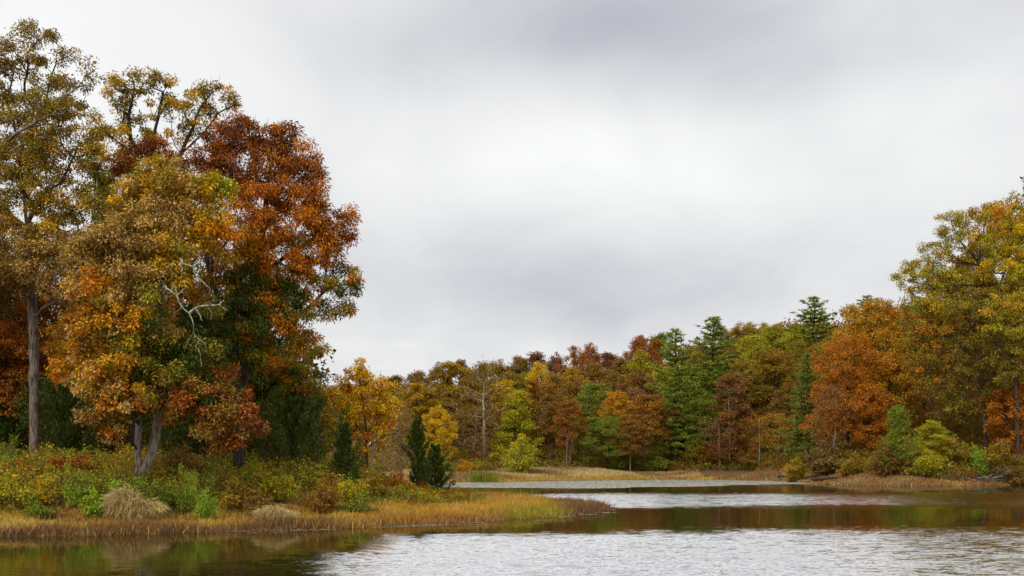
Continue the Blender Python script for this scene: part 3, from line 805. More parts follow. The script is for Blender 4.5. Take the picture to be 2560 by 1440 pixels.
LIB = {}
LIB['round'] = [lib_deciduous(s, shape='round') for s in (21, 22, 23)]
LIB['broad'] = [lib_deciduous(s, H=20, Wd=15, shape='broad', lumps=40, n_t=620, per=56, rc=.7, base=.2, trunk_r=.34, leaf=(.28, .17)) for s in (31, 32, 33)]
LIB['tall'] = [lib_deciduous(s, H=17, Wd=6.5, shape='tall', base=.14, n_t=260, per=44, rc=.6) for s in (41, 42)]
LIB['thin'] = [lib_deciduous(s, H=17, Wd=9, shape='tall', base=.2, n_t=200, per=20, rc=.9, leaf=(.3, .17), bark=M_TWIG) for s in (51, 52)]
LIB['edge'] = [lib_deciduous(s, H=16, Wd=9, shape='round', base=.34, n_t=280, per=44, bark=M_TWIG, trunk_r=.17) for s in (65, 66)]
LIB['cone'] = [lib_deciduous(s, H=15, Wd=9, shape='cone', base=.1, n_t=230, per=56, rc=.8) for s in (61, 62)]
LIB['syc'] = [lib_deciduous(71, H=18, Wd=11, shape='round', base=.12, n_t=240, per=20, rc=1.0, leaf=(.3, .18), bark=M_SYC, trunk_r=.19)]
LIB['pine'] = [lib_pine(s) for s in (81, 82)]
LIB['cedar'] = [lib_cedar(91), lib_cedar(92, shape='col', H=5, Wd=1.6, n=5000), lib_cedar(93, shape='round', H=5, Wd=4.5, n=14000)]
LIB['bare'] = [lib_bare(95), lib_bare(96, H=9, Wd=8, base=.1, n_t=150)]
LIB['shrub'] = [lib_shrub(s) for s in (101, 102, 103)]
LIB['feather'] = [lib_shrub(s, H=1.8, Wd=1.4, n_t=70, per=34, leaf=(.12, .035), rc=.2) for s in (104, 105)]
LIB['bush'] = [lib_shrub(s, H=4.5, Wd=4.5, n_t=110, per=46, leaf=(.26, .15), rc=.5) for s in (106, 107)]
LIB['tussock'] = [lib_tussock(111), lib_tussock(112)]

AUTO = []      # things whose label is written at the end
cnt_var = {}
def place(kind, name, x, y, H, Wd, pal, desc, zone, cat='tree', label=None, var=None, sink=0.0, z=None):
    lib = LIB[kind]
    cnt_var[kind] = cnt_var.get(kind, 0) + 1
    L = lib[(cnt_var[kind] if var is None else var) % len(lib)]
    e = empty(name, (x, y, (gz(x, y) if z is None else z) - sink))
    s = Wd / L['W']; e.scale = (s, s, H / L['H'])
    e.rotation_euler = (0, 0, random.uniform(0, 6.28))
    names = dict(trunk='trunk', branches='branches', crown='crown')
    if kind in ('shrub', 'feather', 'bush'): names = dict(trunk='stem', branches='stems', crown='foliage')
    if kind == 'tussock': names['crown'] = 'blades'
    for k in ('trunk', 'branches', 'crown'):
        if L[k] is None: continue
        c = link(names[k], L[k], e)
        if k == 'crown':
            c.material_slots[0].link = 'OBJECT'; c.material_slots[0].material = PAL[pal]
    e['category'] = cat
    if label: e['label'] = label
    else: AUTO.append((e, desc, zone))
    return e

def tree_px(kind, px, top, wpx, D, pal, desc=None, zone=None, label=None, name='broadleaf_tree', **k):
    x, y, zt = P(px, top, D)
    z = gz(x, y)
    H = zt - z
    if H < 3 or H > 36: print('HEIGHT?', label or desc, px, top, D, round(H, 1))
    wf = 1.0 if kind in ('bare',) or D < 120 else (1.12 if D < 165 else 1.36)
    return place(kind, name, x, y, H, wpx * D / F * wf, pal, desc, zone, label=label, z=z, **k)

# --- background trees of the near wood (left)
ZW = 'in the shaded wood behind the near bank oaks'
for px, top, wp, D, pal, k in [(30, 640, 330, 84, 'rust', 'broad'), (190, 560, 330, 90, 'olivebrown', 'broad'), (470, 520, 330, 88, 'orange', 'broad'), (640, 640, 280, 86, 'olivebrown', 'broad'),
                               (10, 800, 240, 79, 'rust', 'round'), (-90, 480, 380, 82, 'olivebrown', 'broad'), (200, 760, 230, 80, 'orange', 'round'), (520, 840, 260, 80, 'brown', 'round'), (330, 420, 330, 94, 'olive', 'broad'), (640, 880, 200, 82, 'rust', 'round'),
                               (-200, 300, 420, 76, 'olivebrown', 'broad'), (730, 900, 170, 96, 'olivebrown', 'round')]:
    nm = dict(rust='rust brown', olivebrown='dull olive-brown', orange='orange leaved', brown='dark brown', olive='olive green')[pal]
    tree_px(k, px, top, wp, D, pal, nm + ' tree', ZW)
# cedars
def cedar_px(px, base, top, wpx, D, var, label):
    x, y, zt = P(px, top, D); z = gz(x, y)
    place('cedar', 'cedar_tree', x, y, zt - z, wpx * D / F, 'cedar', None, None, label=label, var=var, z=z, cat='tree')
cedar_px(738, 1170, 1000, 165, 73, 2, 'wide dark green cedar under the maple on the near bank')
cedar_px(862, 1190, 1060, 90, 74, 0, 'dark conical cedar in front of the golden yellow maple')
cedar_px(1044, 1215, 1046, 50, 89, 1, 'slim spire-shaped cedar at the end of the near bank')
cedar_px(1088, 1225, 1112, 88, 94, 0, 'short bushy cedar beside the slim spire-shaped one')
cedar_px(165, 1150, 960, 170, 76, 2, 'dark cedar in the shade right of the straight grey trunk')
cedar_px(480, 1150, 1010, 190, 76, 2, 'dark cedar in the shade right of the forked oak trunks')
cedar_px(590, 1150, 1030, 130, 78, 0, 'dark cedar in the shade behind the rust hickory trunk')
cedar_px(20, 1150, 980, 150, 78, 0, 'dark cedar in the shade at the left picture edge')
# bare trees and thin scrub in the gap
tree_px('bare', 930, 908, 110, 130, 'brown', label='leafless grey tree poking above the golden yellow maple', name='bare_tree', var=0)
tree_px('bare', 800, 915, 110, 128, 'brown', label='leafless grey tree rising left of the golden yellow maple', name='bare_tree', var=0)
tree_px('bare', 975, 1065, 130, 118, 'brown', label='leafless arching willow between yellow maple and slim cedar', name='bare_tree', var=1)
tree_px('thin', 1005, 1010, 110, 140, 'greybrown', label='thin grey-green tree just left of the slim cedar', var=0)
tree_px('thin', 835, 960, 130, 150, 'greybrown', label='thin grey-brown tree behind the left half of the golden maple', var=1)

# ------------------------------------------------------------------ far shore forest
ZF = 'at the front of the far shore'; ZH = 'on the far wooded hill'
T_ = tree_px
T_('tall', 1046, 958, 95, 205, 'gold', label='narrow gold-orange poplar directly above the slim cedar')
T_('thin', 1010, 985, 90, 215, 'greybrown', 'thin grey-brown tree', ZF)
T_('round', 1096, 1012, 84, 178, 'yellow', label='small bright yellow tree right of the slim cedar')
T_('tall', 1140, 908, 120, 208, 'goldolive', label='tall olive-gold tree between yellow tree and pale-branched sycamore')
T_('syc', 1212, 898, 185, 190, 'olivebrown', label='sycamore with bare-looking pale branches on the far shore', name='sycamore_tree')
T_('cone', 1290, 975, 115, 186, 'ygreen', label='yellow-green tree with layered crown right of the sycamore')
T_('tall', 1262, 950, 70, 200, 'yellow', 'narrow yellow tree', ZF)
T_('thin', 1180, 1010, 120, 184, 'olivebrown', 'thin olive-brown tree', ZF)
T_('round', 1345, 905, 72, 236, 'yellow', label='bright yellow treetop below the dark maroon ridge trees')
T_('tall', 1352, 950, 90, 205, 'russet', 'narrow russet tree', ZF)
T_('edge', 1375, 985, 100, 188, 'brown', 'slim brown tree', ZF)
T_('edge', 1425, 1000, 90, 184, 'russet', 'slim russet tree', ZF)
T_('round', 1425, 915, 90, 225, 'gold', 'gold tree', ZH)
T_('edge', 1482, 957, 105, 198, 'green', label='rounded bright green tree on the far shore')
T_('broad', 1520, 1040, 130, 186, 'green', label='low spreading green tree below the orange one on the far shore')
T_('edge', 1545, 978, 90, 192, 'orange', 'rounded orange tree', ZF)
T_('edge', 1612, 985, 120, 188, 'russet', 'rust-orange tree', ZF)
T_('round', 1600, 925, 120, 206, 'mauve', label='mauve-brown tree left of the first pine')
T_('edge', 1575, 1050, 90, 183, 'brown', 'slim brown tree', ZF)
T_('round', 1745, 975, 120, 190, 'green', label='full green tree with orange flecks in front of the pines')
T_('round', 1700, 1030, 90, 196, 'bluepine', 'blue-green rounded tree', ZF)
T_('tall', 1830, 930, 95, 186, 'mauve', label='mauve-red leaved tree right of the pines')
T_('round', 1925, 868, 150, 205, 'olive', label='large olive oak between mauve tree and green pine')
T_('round', 1885, 835, 110, 225, 'ygreen', 'yellow-green tree', ZH)
T_('round', 1930, 812, 110, 240, 'ygreen', 'yellow-green tree', ZH)
T_('thin', 1945, 1030, 110, 184, 'orange', label='small sparse gold-orange tree by the far bank')
T_('thin', 1880, 1030, 90, 186, 'orange', label='sparse orange tree behind the standing dead trunk')
T_('thin', 1800, 1040, 110, 184, 'mauve', 'thin mauve-brown tree', ZF)
T_('round', 1990, 950, 110, 190, 'brown', 'brown rounded tree', ZF)
# pines
T_('pine', 1688, 822, 175, 190, 'pine', label='tall pine with slender pointed top, leftmost of the pines', name='pine_tree', var=0)
T_('pine', 1785, 790, 205, 200, 'pine', label='pine with open upswept top in the middle of the ridge', name='pine_tree', var=1)
T_('pine', 2034, 742, 190, 215, 'pine', label='pine standing clear of the ridge left of the orange oak', name='pine_tree', var=0)
T_('pine', 2020, 880, 150, 172, 'bluepine', label='drooping green pine lower down beside the red-orange oak', name='pine_tree', var=1)
T_('pine', 2168, 738, 150, 215, 'bluepine', label='distant blue-green pine top peeping over the orange oak', name='pine_tree', var=1)
T_('pine', 2575, 425, 130, 185, 'bluepine', label='dark conifer top cut by the right picture edge', name='pine_tree', var=0)
T_('pine', 1600, 875, 120, 225, 'ygreen', label='yellow-green pine half hidden left of the tallest pines', name='pine_tree', var=0)
# hill rows
for px, top, wp, D, pal, k in [
    (985, 938, 110, 300, 'brown', 'round'), (1045, 925, 100, 290, 'olivebrown', 'round'), (1095, 905, 90, 300, 'olivebrown', 'round'), (1150, 898, 90, 300, 'maroon', 'round'), (1205, 905, 90, 285, 'brown', 'round'),
    (1250, 898, 100, 265, 'olive', 'round'), (1300, 890, 100, 270, 'olivebrown', 'round'), (1335, 878, 110, 285, 'maroon', 'round'), (1390, 880, 70, 285, 'maroon', 'round'), (1460, 858, 120, 280, 'rust', 'broad'),
    (1520, 880, 100, 300, 'maroon', 'round'), (1480, 905, 130, 245, 'brown', 'round'), (1560, 890, 130, 240, 'brown', 'round'), (1610, 838, 120, 265, 'rust', 'broad'), (1650, 832, 100, 290, 'bluepine', 'round'),
    (1600, 880, 110, 235, 'olive', 'round'), (1735, 850, 120, 240, 'olive', 'round'), (1835, 815, 120, 265, 'goldolive', 'broad'), (1880, 802, 120, 260, 'goldolive', 'broad'), (1960, 805, 120, 255, 'goldolive', 'broad'), (1990, 820, 100, 235, 'ygreen', 'round'),
    (1540, 930, 110, 215, 'olivebrown', 'round'), (1440, 950, 110, 212, 'olivebrown', 'round'), (1270, 930, 110, 225, 'goldolive', 'round'), (1120, 960, 110, 240, 'brown', 'round'), (1000, 970, 110, 255, 'greybrown', 'round'), (1385, 930, 90, 222, 'olive', 'round'),
    (930, 965, 130, 260, 'greybrown', 'round'), (860, 960, 130, 255, 'brown', 'round'), (1310, 930, 80, 240, 'green', 'round'), (1070, 985, 90, 222, 'brown', 'tall'), (1225, 950, 90, 214, 'goldolive', 'tall'), (1660, 915, 110, 212, 'ygreen', 'round'), (1720, 905, 110, 206, 'green', 'round'), (1790, 900, 110, 212, 'green', 'round'),
    (1845, 900, 110, 210, 'goldolive', 'round'), (1960, 880, 120, 212, 'olive', 'round'), (2040, 850, 130, 200, 'goldolive', 'broad'), (780, 975, 140, 240, 'olivebrown', 'round'), (700, 960, 140, 235, 'brown', 'round')]:
    nm = dict(brown='brown', olivebrown='dull olive-brown', maroon='dark maroon', olive='olive green', rust='rust red', bluepine='grey-green', goldolive='gold-olive', ygreen='yellow-green', greybrown='grey-brown', green='bright green')[pal]
    T_(k, px, top, wp, D, pal, nm + ' tree', ZH)
# right bank
T_('broad', 2120, 835, 200, 163, 'redorange', label='red-orange oak with foliage down to the bank', name='oak_tree')
T_('broad', 2180, 742, 200, 178, 'orange', label='tall orange oak behind the red-orange oak', name='oak_tree')
GO = ['olive', 'gold', 'olive', 'ygreen']; OO = ['olive', 'darkolive', 'olivebrown']
RK = dict(leaf=(.27, .16), per=34, dens=.72, rc=.72, tip_r=.02)
hero_tree('oak_tree', 160, [[(2512, 1120), (2506, 980), (2498, 860), (2482, 750), (2446, 655)], [(2470, 715), (2400, 712), (2330, 716), (2262, 700)], [(2446, 655), (2400, 600), (2378, 555)], [(2482, 750), (2520, 660), (2530, 560)], [(2446, 655), (2460, 580), (2470, 520)]],
    [(2270, 690, 36, 28, 0, GO), (2300, 660, 36, 26, 0, GO), (2345, 625, 40, 30, 0, GO), (2385, 565, 36, 36, 0, GO), (2372, 545, 22, 14, 0, GO), (2430, 560, 46, 30, 0, GO), (2490, 535, 46, 30, 0, ['gold', 'orange', 'olive']), (2410, 625, 56, 38, 0, GO),
     (2490, 610, 60, 44, 0, GO), (2340, 690, 56, 32, -2, GO), (2420, 700, 60, 34, -2, OO), (2500, 690, 50, 40, -3, GO), (2545, 560, 44, 44, 0, ['gold', 'yellow', 'olive']), (2550, 640, 40, 44, 0, ['gold', 'yellow', 'olive']), (2290, 735, 40, 24, -2, GO), (2550, 720, 44, 40, -2, GO), (2470, 760, 50, 30, -4, OO)],
    'tallest olive-gold oak on right bank with dark leaning upper trunk', .36, seed=301, **RK)
hero_tree('oak_tree', 155, [[(2468, 1120), (2458, 1000), (2444, 900), (2424, 810), (2400, 760)], [(2444, 900), (2390, 850), (2330, 820)], [(2458, 980), (2400, 940), (2350, 930)], [(2424, 810), (2450, 770), (2480, 760)]],
    [(2290, 780, 50, 34, 0, OO), (2350, 770, 56, 34, 0, GO), (2420, 780, 56, 34, 0, OO), (2300, 840, 56, 34, 0, ['orange', 'olivebrown', 'olive']), (2370, 850, 60, 38, 0, OO), (2450, 850, 50, 36, 0, OO), (2320, 905, 50, 34, 0, ['brown', 'orange', 'olive']),
     (2400, 920, 56, 36, 0, OO), (2480, 920, 46, 36, 0, OO), (2350, 970, 56, 32, 0, ['brown', 'olivebrown', 'olive']), (2430, 990, 56, 32, 0, OO), (2500, 1000, 40, 30, 0, ['rust', 'olivebrown']), (2380, 1030, 46, 26, 0, OO, .8)],
    'mid-height olive oak with dark crooked trunk below the tallest one', .3, seed=302, **RK)
hero_tree('oak_tree', 149, [[(2548, 1120), (2542, 1000), (2536, 900), (2540, 820)], [(2536, 920), (2500, 870), (2480, 840)]],
    [(2510, 770, 46, 34, 0, GO), (2560, 760, 40, 34, 0, GO), (2530, 820, 56, 34, 0, GO), (2490, 840, 36, 28, 0, OO), (2570, 850, 40, 34, 0, GO), (2520, 890, 50, 30, 0, OO), (2580, 920, 40, 40, 0, OO), (2530, 950, 36, 24, 0, OO)],
    'olive oak with straight dark trunk close to the right picture edge', .26, seed=303, **RK)
T_('broad', 2545, 488, 220, 180, 'gold', label='gold-topped oak at the upper right picture edge', name='oak_tree')
T_('broad', 2600, 640, 300, 160, 'goldolive', label='olive-gold oak cropped by the right picture edge', name='oak_tree')
T_('round', 2230, 880, 170, 163, 'orange', label='orange tree between red-orange oak and olive oaks')
T_('round', 2410, 640, 200, 185, 'olivebrown', label='shaded olive-brown tree deep behind the right-hand oaks')
T_('round', 2310, 740, 170, 182, 'russet', label='shaded russet tree deep behind the right-hand oaks')
T_('round', 2540, 940, 170, 152, 'redorange', label='lower rust-orange tree at the right picture edge')
T_('cone', 2245, 1010, 110, 147, 'green', label='small green tree on the right bank in front of orange tree')
T_('round', 2330, 1050, 100, 149, 'ygreen', label='small yellow-green tree on the right bank')
T_('round', 2180, 960, 130, 160, 'redorange', label='small rust-orange tree right of the red-orange oak')
T_('thin', 2080, 960, 120, 160, 'mauve', label='thin mauve-brown tree left of the red-orange oak')

# standing dead trunk on the far bank
def snag(px, base, top, D, r, label):
    x, y, _ = P(px, base, D); z = gz(x, y) - .1
    zt = P(px, top, D)[2]
    e = empty('dead_trunk', (x, y, z)); h = zt - z
    t = Tubes(); zz = np.linspace(0, h, 10)
    t.add(np.stack([.15 * np.sin(zz * .3), 0 * zz, zz], -1), np.linspace(r, r * .55, 10), 7)
    link('trunk', t.mesh('trunk', M_TWIG), e)
    for i in range(7):
        t = Tubes()
        a = random.uniform(0, 6.28); zb = h * random.uniform(.35, .95); L = random.uniform(.5, 1.6)
        t.add(np.array([(0, 0, zb), (math.cos(a) * L * .6, math.sin(a) * L * .6, zb + .2), (math.cos(a) * L, math.sin(a) * L, zb + L * .5)]), [.05, .035, .012], 4)
        link('branch', t.mesh('branch', M_TWIG), e)
    tag(e, label, 'dead tree')
snag(1897, 1175, 1046, 180, .14, 'standing dead pale trunk without a top on the far bank')
snag(1822, 1150, 1000, 184, .13, 'slim pale bare trunk under the mauve-red tree')
snag(1415, 1180, 1085, 178, .11, 'leaning pale bare trunk at the far grass edge')

# fallen log and brush pile on the right bank
def log(px, py, D, L, r, yaw, label, mat):
    x, y, _ = P(px, py, D); z = gz(x, y) + .55
    e = empty('fallen_log', (x, y, z))
    t = Tubes(); s = np.linspace(-L / 2, L / 2, 9)
    t.add(np.stack([s * math.cos(yaw), s * math.sin(yaw), .18 * np.sin(s) - .05 * s], -1), np.interp(s, [-L / 2, L / 2], [r, r * .6]), 8)
    link('trunk', t.mesh('trunk', mat), e)
    t = Tubes(); t.add(np.array([(.2, 0, 0), (.5, -.2, .5), (.6, -.3, .9)]), [.06, .04, .015], 5); link('broken_branch', t.mesh('broken_branch', mat), e)
    tag(e, label, 'log')
log(2062, 1186, 151, 3.4, .24, -.1, 'dark fallen log lying at the water edge of far bank', M_BARK)
log(1960, 1192, 168, 2.0, .15, .2, 'short dark log among low grass of the far bank', M_BARK)
x, y = W0(2470, 1213.6); y += .8
e = empty('brush_pile', (x, y, gz(x, y)))
r = np.random.default_rng(5)
for i in range(46):
    L = r.uniform(1.5, 4.6); a = r.normal(.15, .5) + (math.pi if r.uniform() < .3 else 0); el = r.uniform(.0, .55)
    s0 = np.array([r.normal(0, 1.6), r.normal(0, .5), r.uniform(0, .7)]); s0[2] += max(0, s0[0]) * .45
    d = np.array([math.cos(a) * math.cos(el), math.sin(a) * math.cos(el), math.sin(el)])
    pts = np.array([s0 + d * L * q for q in np.linspace(-.45, .55, 6)]); pts[1:-1] += r.normal(0, .07, (4, 3)); pts[:, 2] = np.abs(pts[:, 2])
    t = Tubes(); t.add(pts, np.linspace(r.uniform(.04, .1), .015, 6), 5)
    link('stick', t.mesh('stick', M_DEAD if r.uniform() < .12 else (M_BARK if r.uniform() < .6 else M_BARKG)), e)
tag(e, 'tangled pile of fallen branches on the right bank by the water', 'brush pile')

# ------------------------------------------------------------------ shrubs one can pick out
def shrub_px(kind, px, py, D, wpx, hpx, pal, label, cat='shrub', name='shrub'):
    """py = row of the shrub's top"""
    x, y, zt = P(px, py, D); z = gz(x, y)
    H = max(zt - z, hpx * D / F)
    place(kind, name, x, y, H, wpx * D / F, pal, None, None, cat=cat, label=label, z=z - .03)
for a in [
    ('feather', 120, 1168, 62.5, 110, 90, 'yellow', 'bright yellow-leaved shrub left of the forked oak'),
    ('shrub', 30, 1190, 61.5, 150, 90, 'ygreen', 'yellow-green leafy shrub at left edge of the bank'),
    ('feather', 195, 1172, 62, 90, 110, 'lgreen', 'upright light green shrub right of the yellow-leaved shrub'),
    ('shrub', 300, 1185, 63, 120, 80, 'lgreen', 'light green bush in front of the forked trunks'),
    ('feather', 400, 1180, 62.5, 150, 90, 'green', 'feathery green bush behind the pale straw mound'),
    ('feather', 468, 1155, 63, 60, 120, 'lgreen', 'tall bright green sprig right of the forked trunks'),
    ('shrub', 245, 1225, 60.5, 110, 60, 'lgreen', 'low light green bush left of the pale straw mound'),
    ('shrub', 95, 1245, 60, 90, 50, 'green', 'low dark green bush near the golden grass'),
    ('feather', 515, 1205, 61.5, 70, 90, 'lgreen', 'feathery light green bush among brown brush'),
    ('shrub', 700, 1172, 67, 130, 60, 'ygreen', 'rounded yellow-green bush below the wide cedar'),
    ('shrub', 590, 1190, 65, 120, 70, 'olive', 'olive bush between hickory trunk and rounded yellow-green bush'),
    ('shrub', 800, 1205, 66, 120, 70, 'brown', 'brown leafy shrub in the middle of the near bank'),
    ('shrub', 870, 1190, 70, 100, 70, 'ygreen', 'yellow-green vine-covered shrub under the conical cedar'),
    ('shrub', 930, 1195, 74, 110, 70, 'olive', 'olive shrub right of the conical cedar'),
    ('shrub', 985, 1190, 80, 80, 70, 'redorange', 'reddish shrub left of the slim cedar'),
    ('shrub', 1010, 1210, 80, 90, 50, 'goldolive', 'gold-olive shrub at the foot of the slim cedar'),
    ('shrub', 660, 1225, 63, 120, 50, 'olivebrown', 'dull brown shrub above the second straw mound'),
    ('shrub', 890, 1240, 67, 110, 45, 'green', 'low green vine patch right of the second straw mound'),
    ('feather', 20, 1085, 67, 110, 120, 'green', 'green shrub at left edge beside the straight grey trunk'),
    ('shrub', 170, 1130, 66, 150, 90, 'rust', 'rusty brown shrub between grey trunk and forked trunks'),
    ('shrub', 445, 1120, 68, 160, 90, 'brown', 'dark brown shrub right behind the forked trunks'),
    ('shrub', 780, 1165, 72, 100, 70, 'rust', 'rust-brown shrub between wide and conical cedars'),
    ('bush', 1300, 1095, 172, 90, 90, 'ygreen', 'rounded yellow-green bush at the far marsh edge'),
    ('bush', 1160, 1150, 168, 60, 40, 'orange', 'small orange bush at the far marsh edge'),
    ('bush', 1110, 1160, 168, 70, 40, 'green', 'dark green low bush behind the far tan grass'),
    ('bush', 1560, 1155, 186, 90, 40, 'green', 'low green bush under the rust-orange trees'),
    ('bush', 1740, 1138, 188, 90, 60, 'olive', 'olive bush right of the dark gap on far shore'),
    ('bush', 1640, 1158, 186, 80, 40, 'green', 'dark green bush in the shade under the pines'),
    ('bush', 1800, 1140, 187, 110, 60, 'russet', 'rust-brown bush left of the standing dead trunk'),
    ('bush', 1990, 1145, 160, 70, 60, 'goldolive', 'gold-olive bush above the dark fallen log'),
    ('bush', 2060, 1110, 160, 110, 80, 'greybrown', 'grey-brown twiggy bush behind the fallen log'),
    ('bush', 2130, 1140, 152, 80, 60, 'olive', 'olive bush under the red-orange oak'),
    ('bush', 2215, 1110, 147, 90, 80, 'brown', 'brown bush below the small green tree'),
    ('bush', 2310, 1130, 146, 100, 70, 'ygreen', 'yellow-green bush left of the brush pile'),
    ('bush', 2380, 1100, 150, 110, 80, 'olive', 'olive bush behind the brush pile'),
    ('bush', 2500, 1105, 149, 110, 70, 'goldolive', 'gold-olive bush right of the brush pile'),
    ('bush', 2440, 1120, 149, 90, 60, 'lgreen', 'light green bush just above the brush pile'),
    ('bush', 2550, 1140, 146, 90, 60, 'olivebrown', 'olive-brown bush at the right picture edge'),
    ('bush', 1880, 1140, 182, 90, 50, 'brown', 'brown bush at the foot of the standing dead trunk')]:
    shrub_px(*a)
for px, top, D, wp, lb in [(338, 1226, 60.5, 160, 'pale straw-coloured grass mound on the near bank'), (690, 1266, 61.5, 110, 'second, smaller pale straw grass mound on near bank')]:
    shrub_px('tussock', px, top, D, wp, 20, 'straw', lb, cat='grass tussock', name='grass_tussock')

# ------------------------------------------------------------------ stuff: grass, brush, reeds, floating leaves
def grass(name, x, y, h, cols, label, cat='grass', wd=.017, lean=.3, seed=3, zoff=-.03):
    rng = np.random.default_rng(seed)
    n = len(x)
    z = ground(x, y) + zoff
    base = np.stack([x, y, np.maximum(z, -.05)], -1)
    a = rng.uniform(0, 6.283, n)
    tip = base + np.stack([np.cos(a) * h * lean * rng.uniform(.2, 1.6, n), np.sin(a) * h * lean * rng.uniform(.2, 1.6, n), h * rng.uniform(.8, 1, n)], -1)
    mid = base * .45 + tip * .55; mid[:, 2] += h * .1
    b2 = rng.uniform(0, 6.283, n); s = np.stack([np.cos(b2), np.sin(b2), 0 * b2], -1) * wd * rng.uniform(.6, 1.4, (n, 1))
    V = np.stack([base - s, base + s, mid + s * .8, mid - s * .8, tip], 1).reshape(-1, 3)
    i = np.arange(n)[:, None] * 5
    cols = cols * rng.uniform(.7, 1.25, (n, 1))
    o = link(name, mesh_np(name, V, [i + np.array([[0, 1, 2, 3]]), i + np.array([[3, 2, 4]])], M_LEAF, np.repeat(np.clip(cols, 0, 1), 5, 0)), kind='stuff')
    return tag(o, label, cat)

def pick(keys, t):
    t = np.clip(t, 0, .9999) * (len(keys) - 1); i = t.astype(int); f = (t - i)[:, None]
    A = np.array([COL[k] for k in keys]); return A[i] * (1 - f) + A[i + 1] * f

r = np.random.default_rng(33)
# near bank: golden sedge strip
def sample(n, x0, x1, y0, y1):
    return r.uniform(x0, x1, n), r.uniform(y0, y1, n)
x, y = sample(420000, -36, 9, 52, 104)
d = sdist(x, y)
Wl = np.interp(x, [-36, -20, -10, -4, 8], [8.5, 8.5, 12, 30, 30])
edge = Wl * (1 + .25 * vnoise(x, y, .5, 8))
behind = y > 92 + vnoise(x, y, .4, 9) * 3
ok = (d > -.2 - .7 * np.maximum(0, vnoise(x, y, 1.6, 15))) & (d < edge) & ~((x < -3.5) & behind)
dens = np.interp(y, [52, 66, 90, 104], [1, .85, .6, .5])
ok &= r.uniform(0, 1, len(x)) < dens
x, y, d = x[ok], y[ok], d[ok]
tipzone = sst(x, -2.5, 3.0)
patch = .5 + .38 * vnoise(x, y, .6, 11) + r.normal(0, .14, len(x))
colg = pick(['straw', 'goldgrass', 'goldgrass', 'ggrass', 'orgrass', 'redgrass', 'brgrass'], patch)
edgew = np.clip(1.25 - d / (1.6 + .8 * vnoise(x, y, .8, 12)), 0, 1)[:, None] * (r.uniform(0, 1, (len(x), 1)) < .85)
colg = colg * (1 - edgew) + (pick(['brgrass', 'dkgrass', 'redgrass'], r.uniform(0, 1, len(x)))) * edgew
orz = (sst(x, -12, -6) * (1 - sst(x, 0, 4)))[:, None] * .5
colg = colg * (1 - orz) + pick(['goldgrass', 'orgrass', 'orgrass', 'redgrass'], patch) * orz
gt = (sst(x, -1.5, 0.5) * (1 - sst(x, 2.5, 4.5)) * (d < 3.5) * (y < 80))[:, None] * .7
colg = colg * (1 - gt) + COL['ggrass'] * gt
brt = (sst(x + vnoise(x, y, .5, 6), 1.0, 4.0) * (y > 76))[:, None] * .9
colg = colg * (1 - brt) + pick(['brgrass', 'dkgrass', 'redgrass'], r.uniform(0, 1, len(x))) * brt
h = (.36 + .15 * vnoise(x, y, .9, 13) + .14 * vnoise(x, y, 2.6, 14) + .1 * edgew[:, 0]) * r.uniform(.55, 1.25, len(x))
h = np.clip(h, .12, 1.0) * np.where(r.uniform(0, 1, len(x)) < .02, 1.8, 1.0)
print('near grass', len(x))
grass('golden_grass', x, y, h, colg, 'golden and rust sedge grass fringing the near bank and its point', seed=4, lean=.55)

# far marsh: tall tan grass, low grass farther right
x, y = sample(260000, -34, 30, 140, 184)
d = sdist(x, y)
ok = (d > .4) & (d < np.interp(x, [-34, 12, 20, 30], [16, 12, 10, 8]))
x, y, d = x[ok], y[ok], d[ok]
patch = .5 + .4 * vnoise(x * .5, y, .5, 21) + r.normal(0, .15, len(x))
h = np.clip((.95 + .35 * vnoise(x, y, .5, 22)) * sst(d, .2, 3.0) * np.interp(x, [14, 24], [1, .6]), .2, 2) * r.uniform(.6, 1.15, len(x))
cg = pick(['palestraw', 'straw', 'straw', 'brgrass', 'mauve', 'straw'], patch)
lowm = (d < 2.0)[:, None] * .8
cg = cg * (1 - lowm) + pick(['ggrass', 'orgrass', 'goldgrass'], r.uniform(0, 1, len(x))) * lowm
grass('marsh_grass', x, y, h, cg, 'tall tan marsh grass in a strip along the far shore', wd=.045, seed=5)
x, y = sample(260000, 22, 75, 132, 178)
d = sdist(x, y)
ok = (d > -.2) & (d < np.interp(x, [22, 35, 42, 50, 58, 70], [9, 8, 7, 5, 3, 2.2]))
x, y, d = x[ok], y[ok], d[ok]
patch = .5 + .4 * vnoise(x, y, .5, 24) + r.normal(0, .15, len(x))
cg = pick(['goldgrass', 'brgrass', 'redgrass', 'brgrass', 'straw', 'dkgrass'], patch)
h = np.clip(.35 + .2 * vnoise(x, y, .7, 25) + .2 * vnoise(x, y, 2.2, 26), .1, .9) * r.uniform(.5, 1.2, len(x))
grass('bank_grass', x, y, h, cg, 'low orange-brown grass along the waterline of the right bank', wd=.045, seed=6)
# green reeds in the marsh
x0, y0 = W0(1212, 1206.5); y0 += 1
n = 170; x = r.normal(x0, 1.2, n); y = r.normal(y0, .5, n)
grass('green_reeds', x, y, r.uniform(1.0, 2.3, n), np.repeat(COL['green'][None] * .8, n, 0), 'clump of dark green reeds in front of the far tan grass', cat='reeds', wd=.05, lean=.1, seed=7)

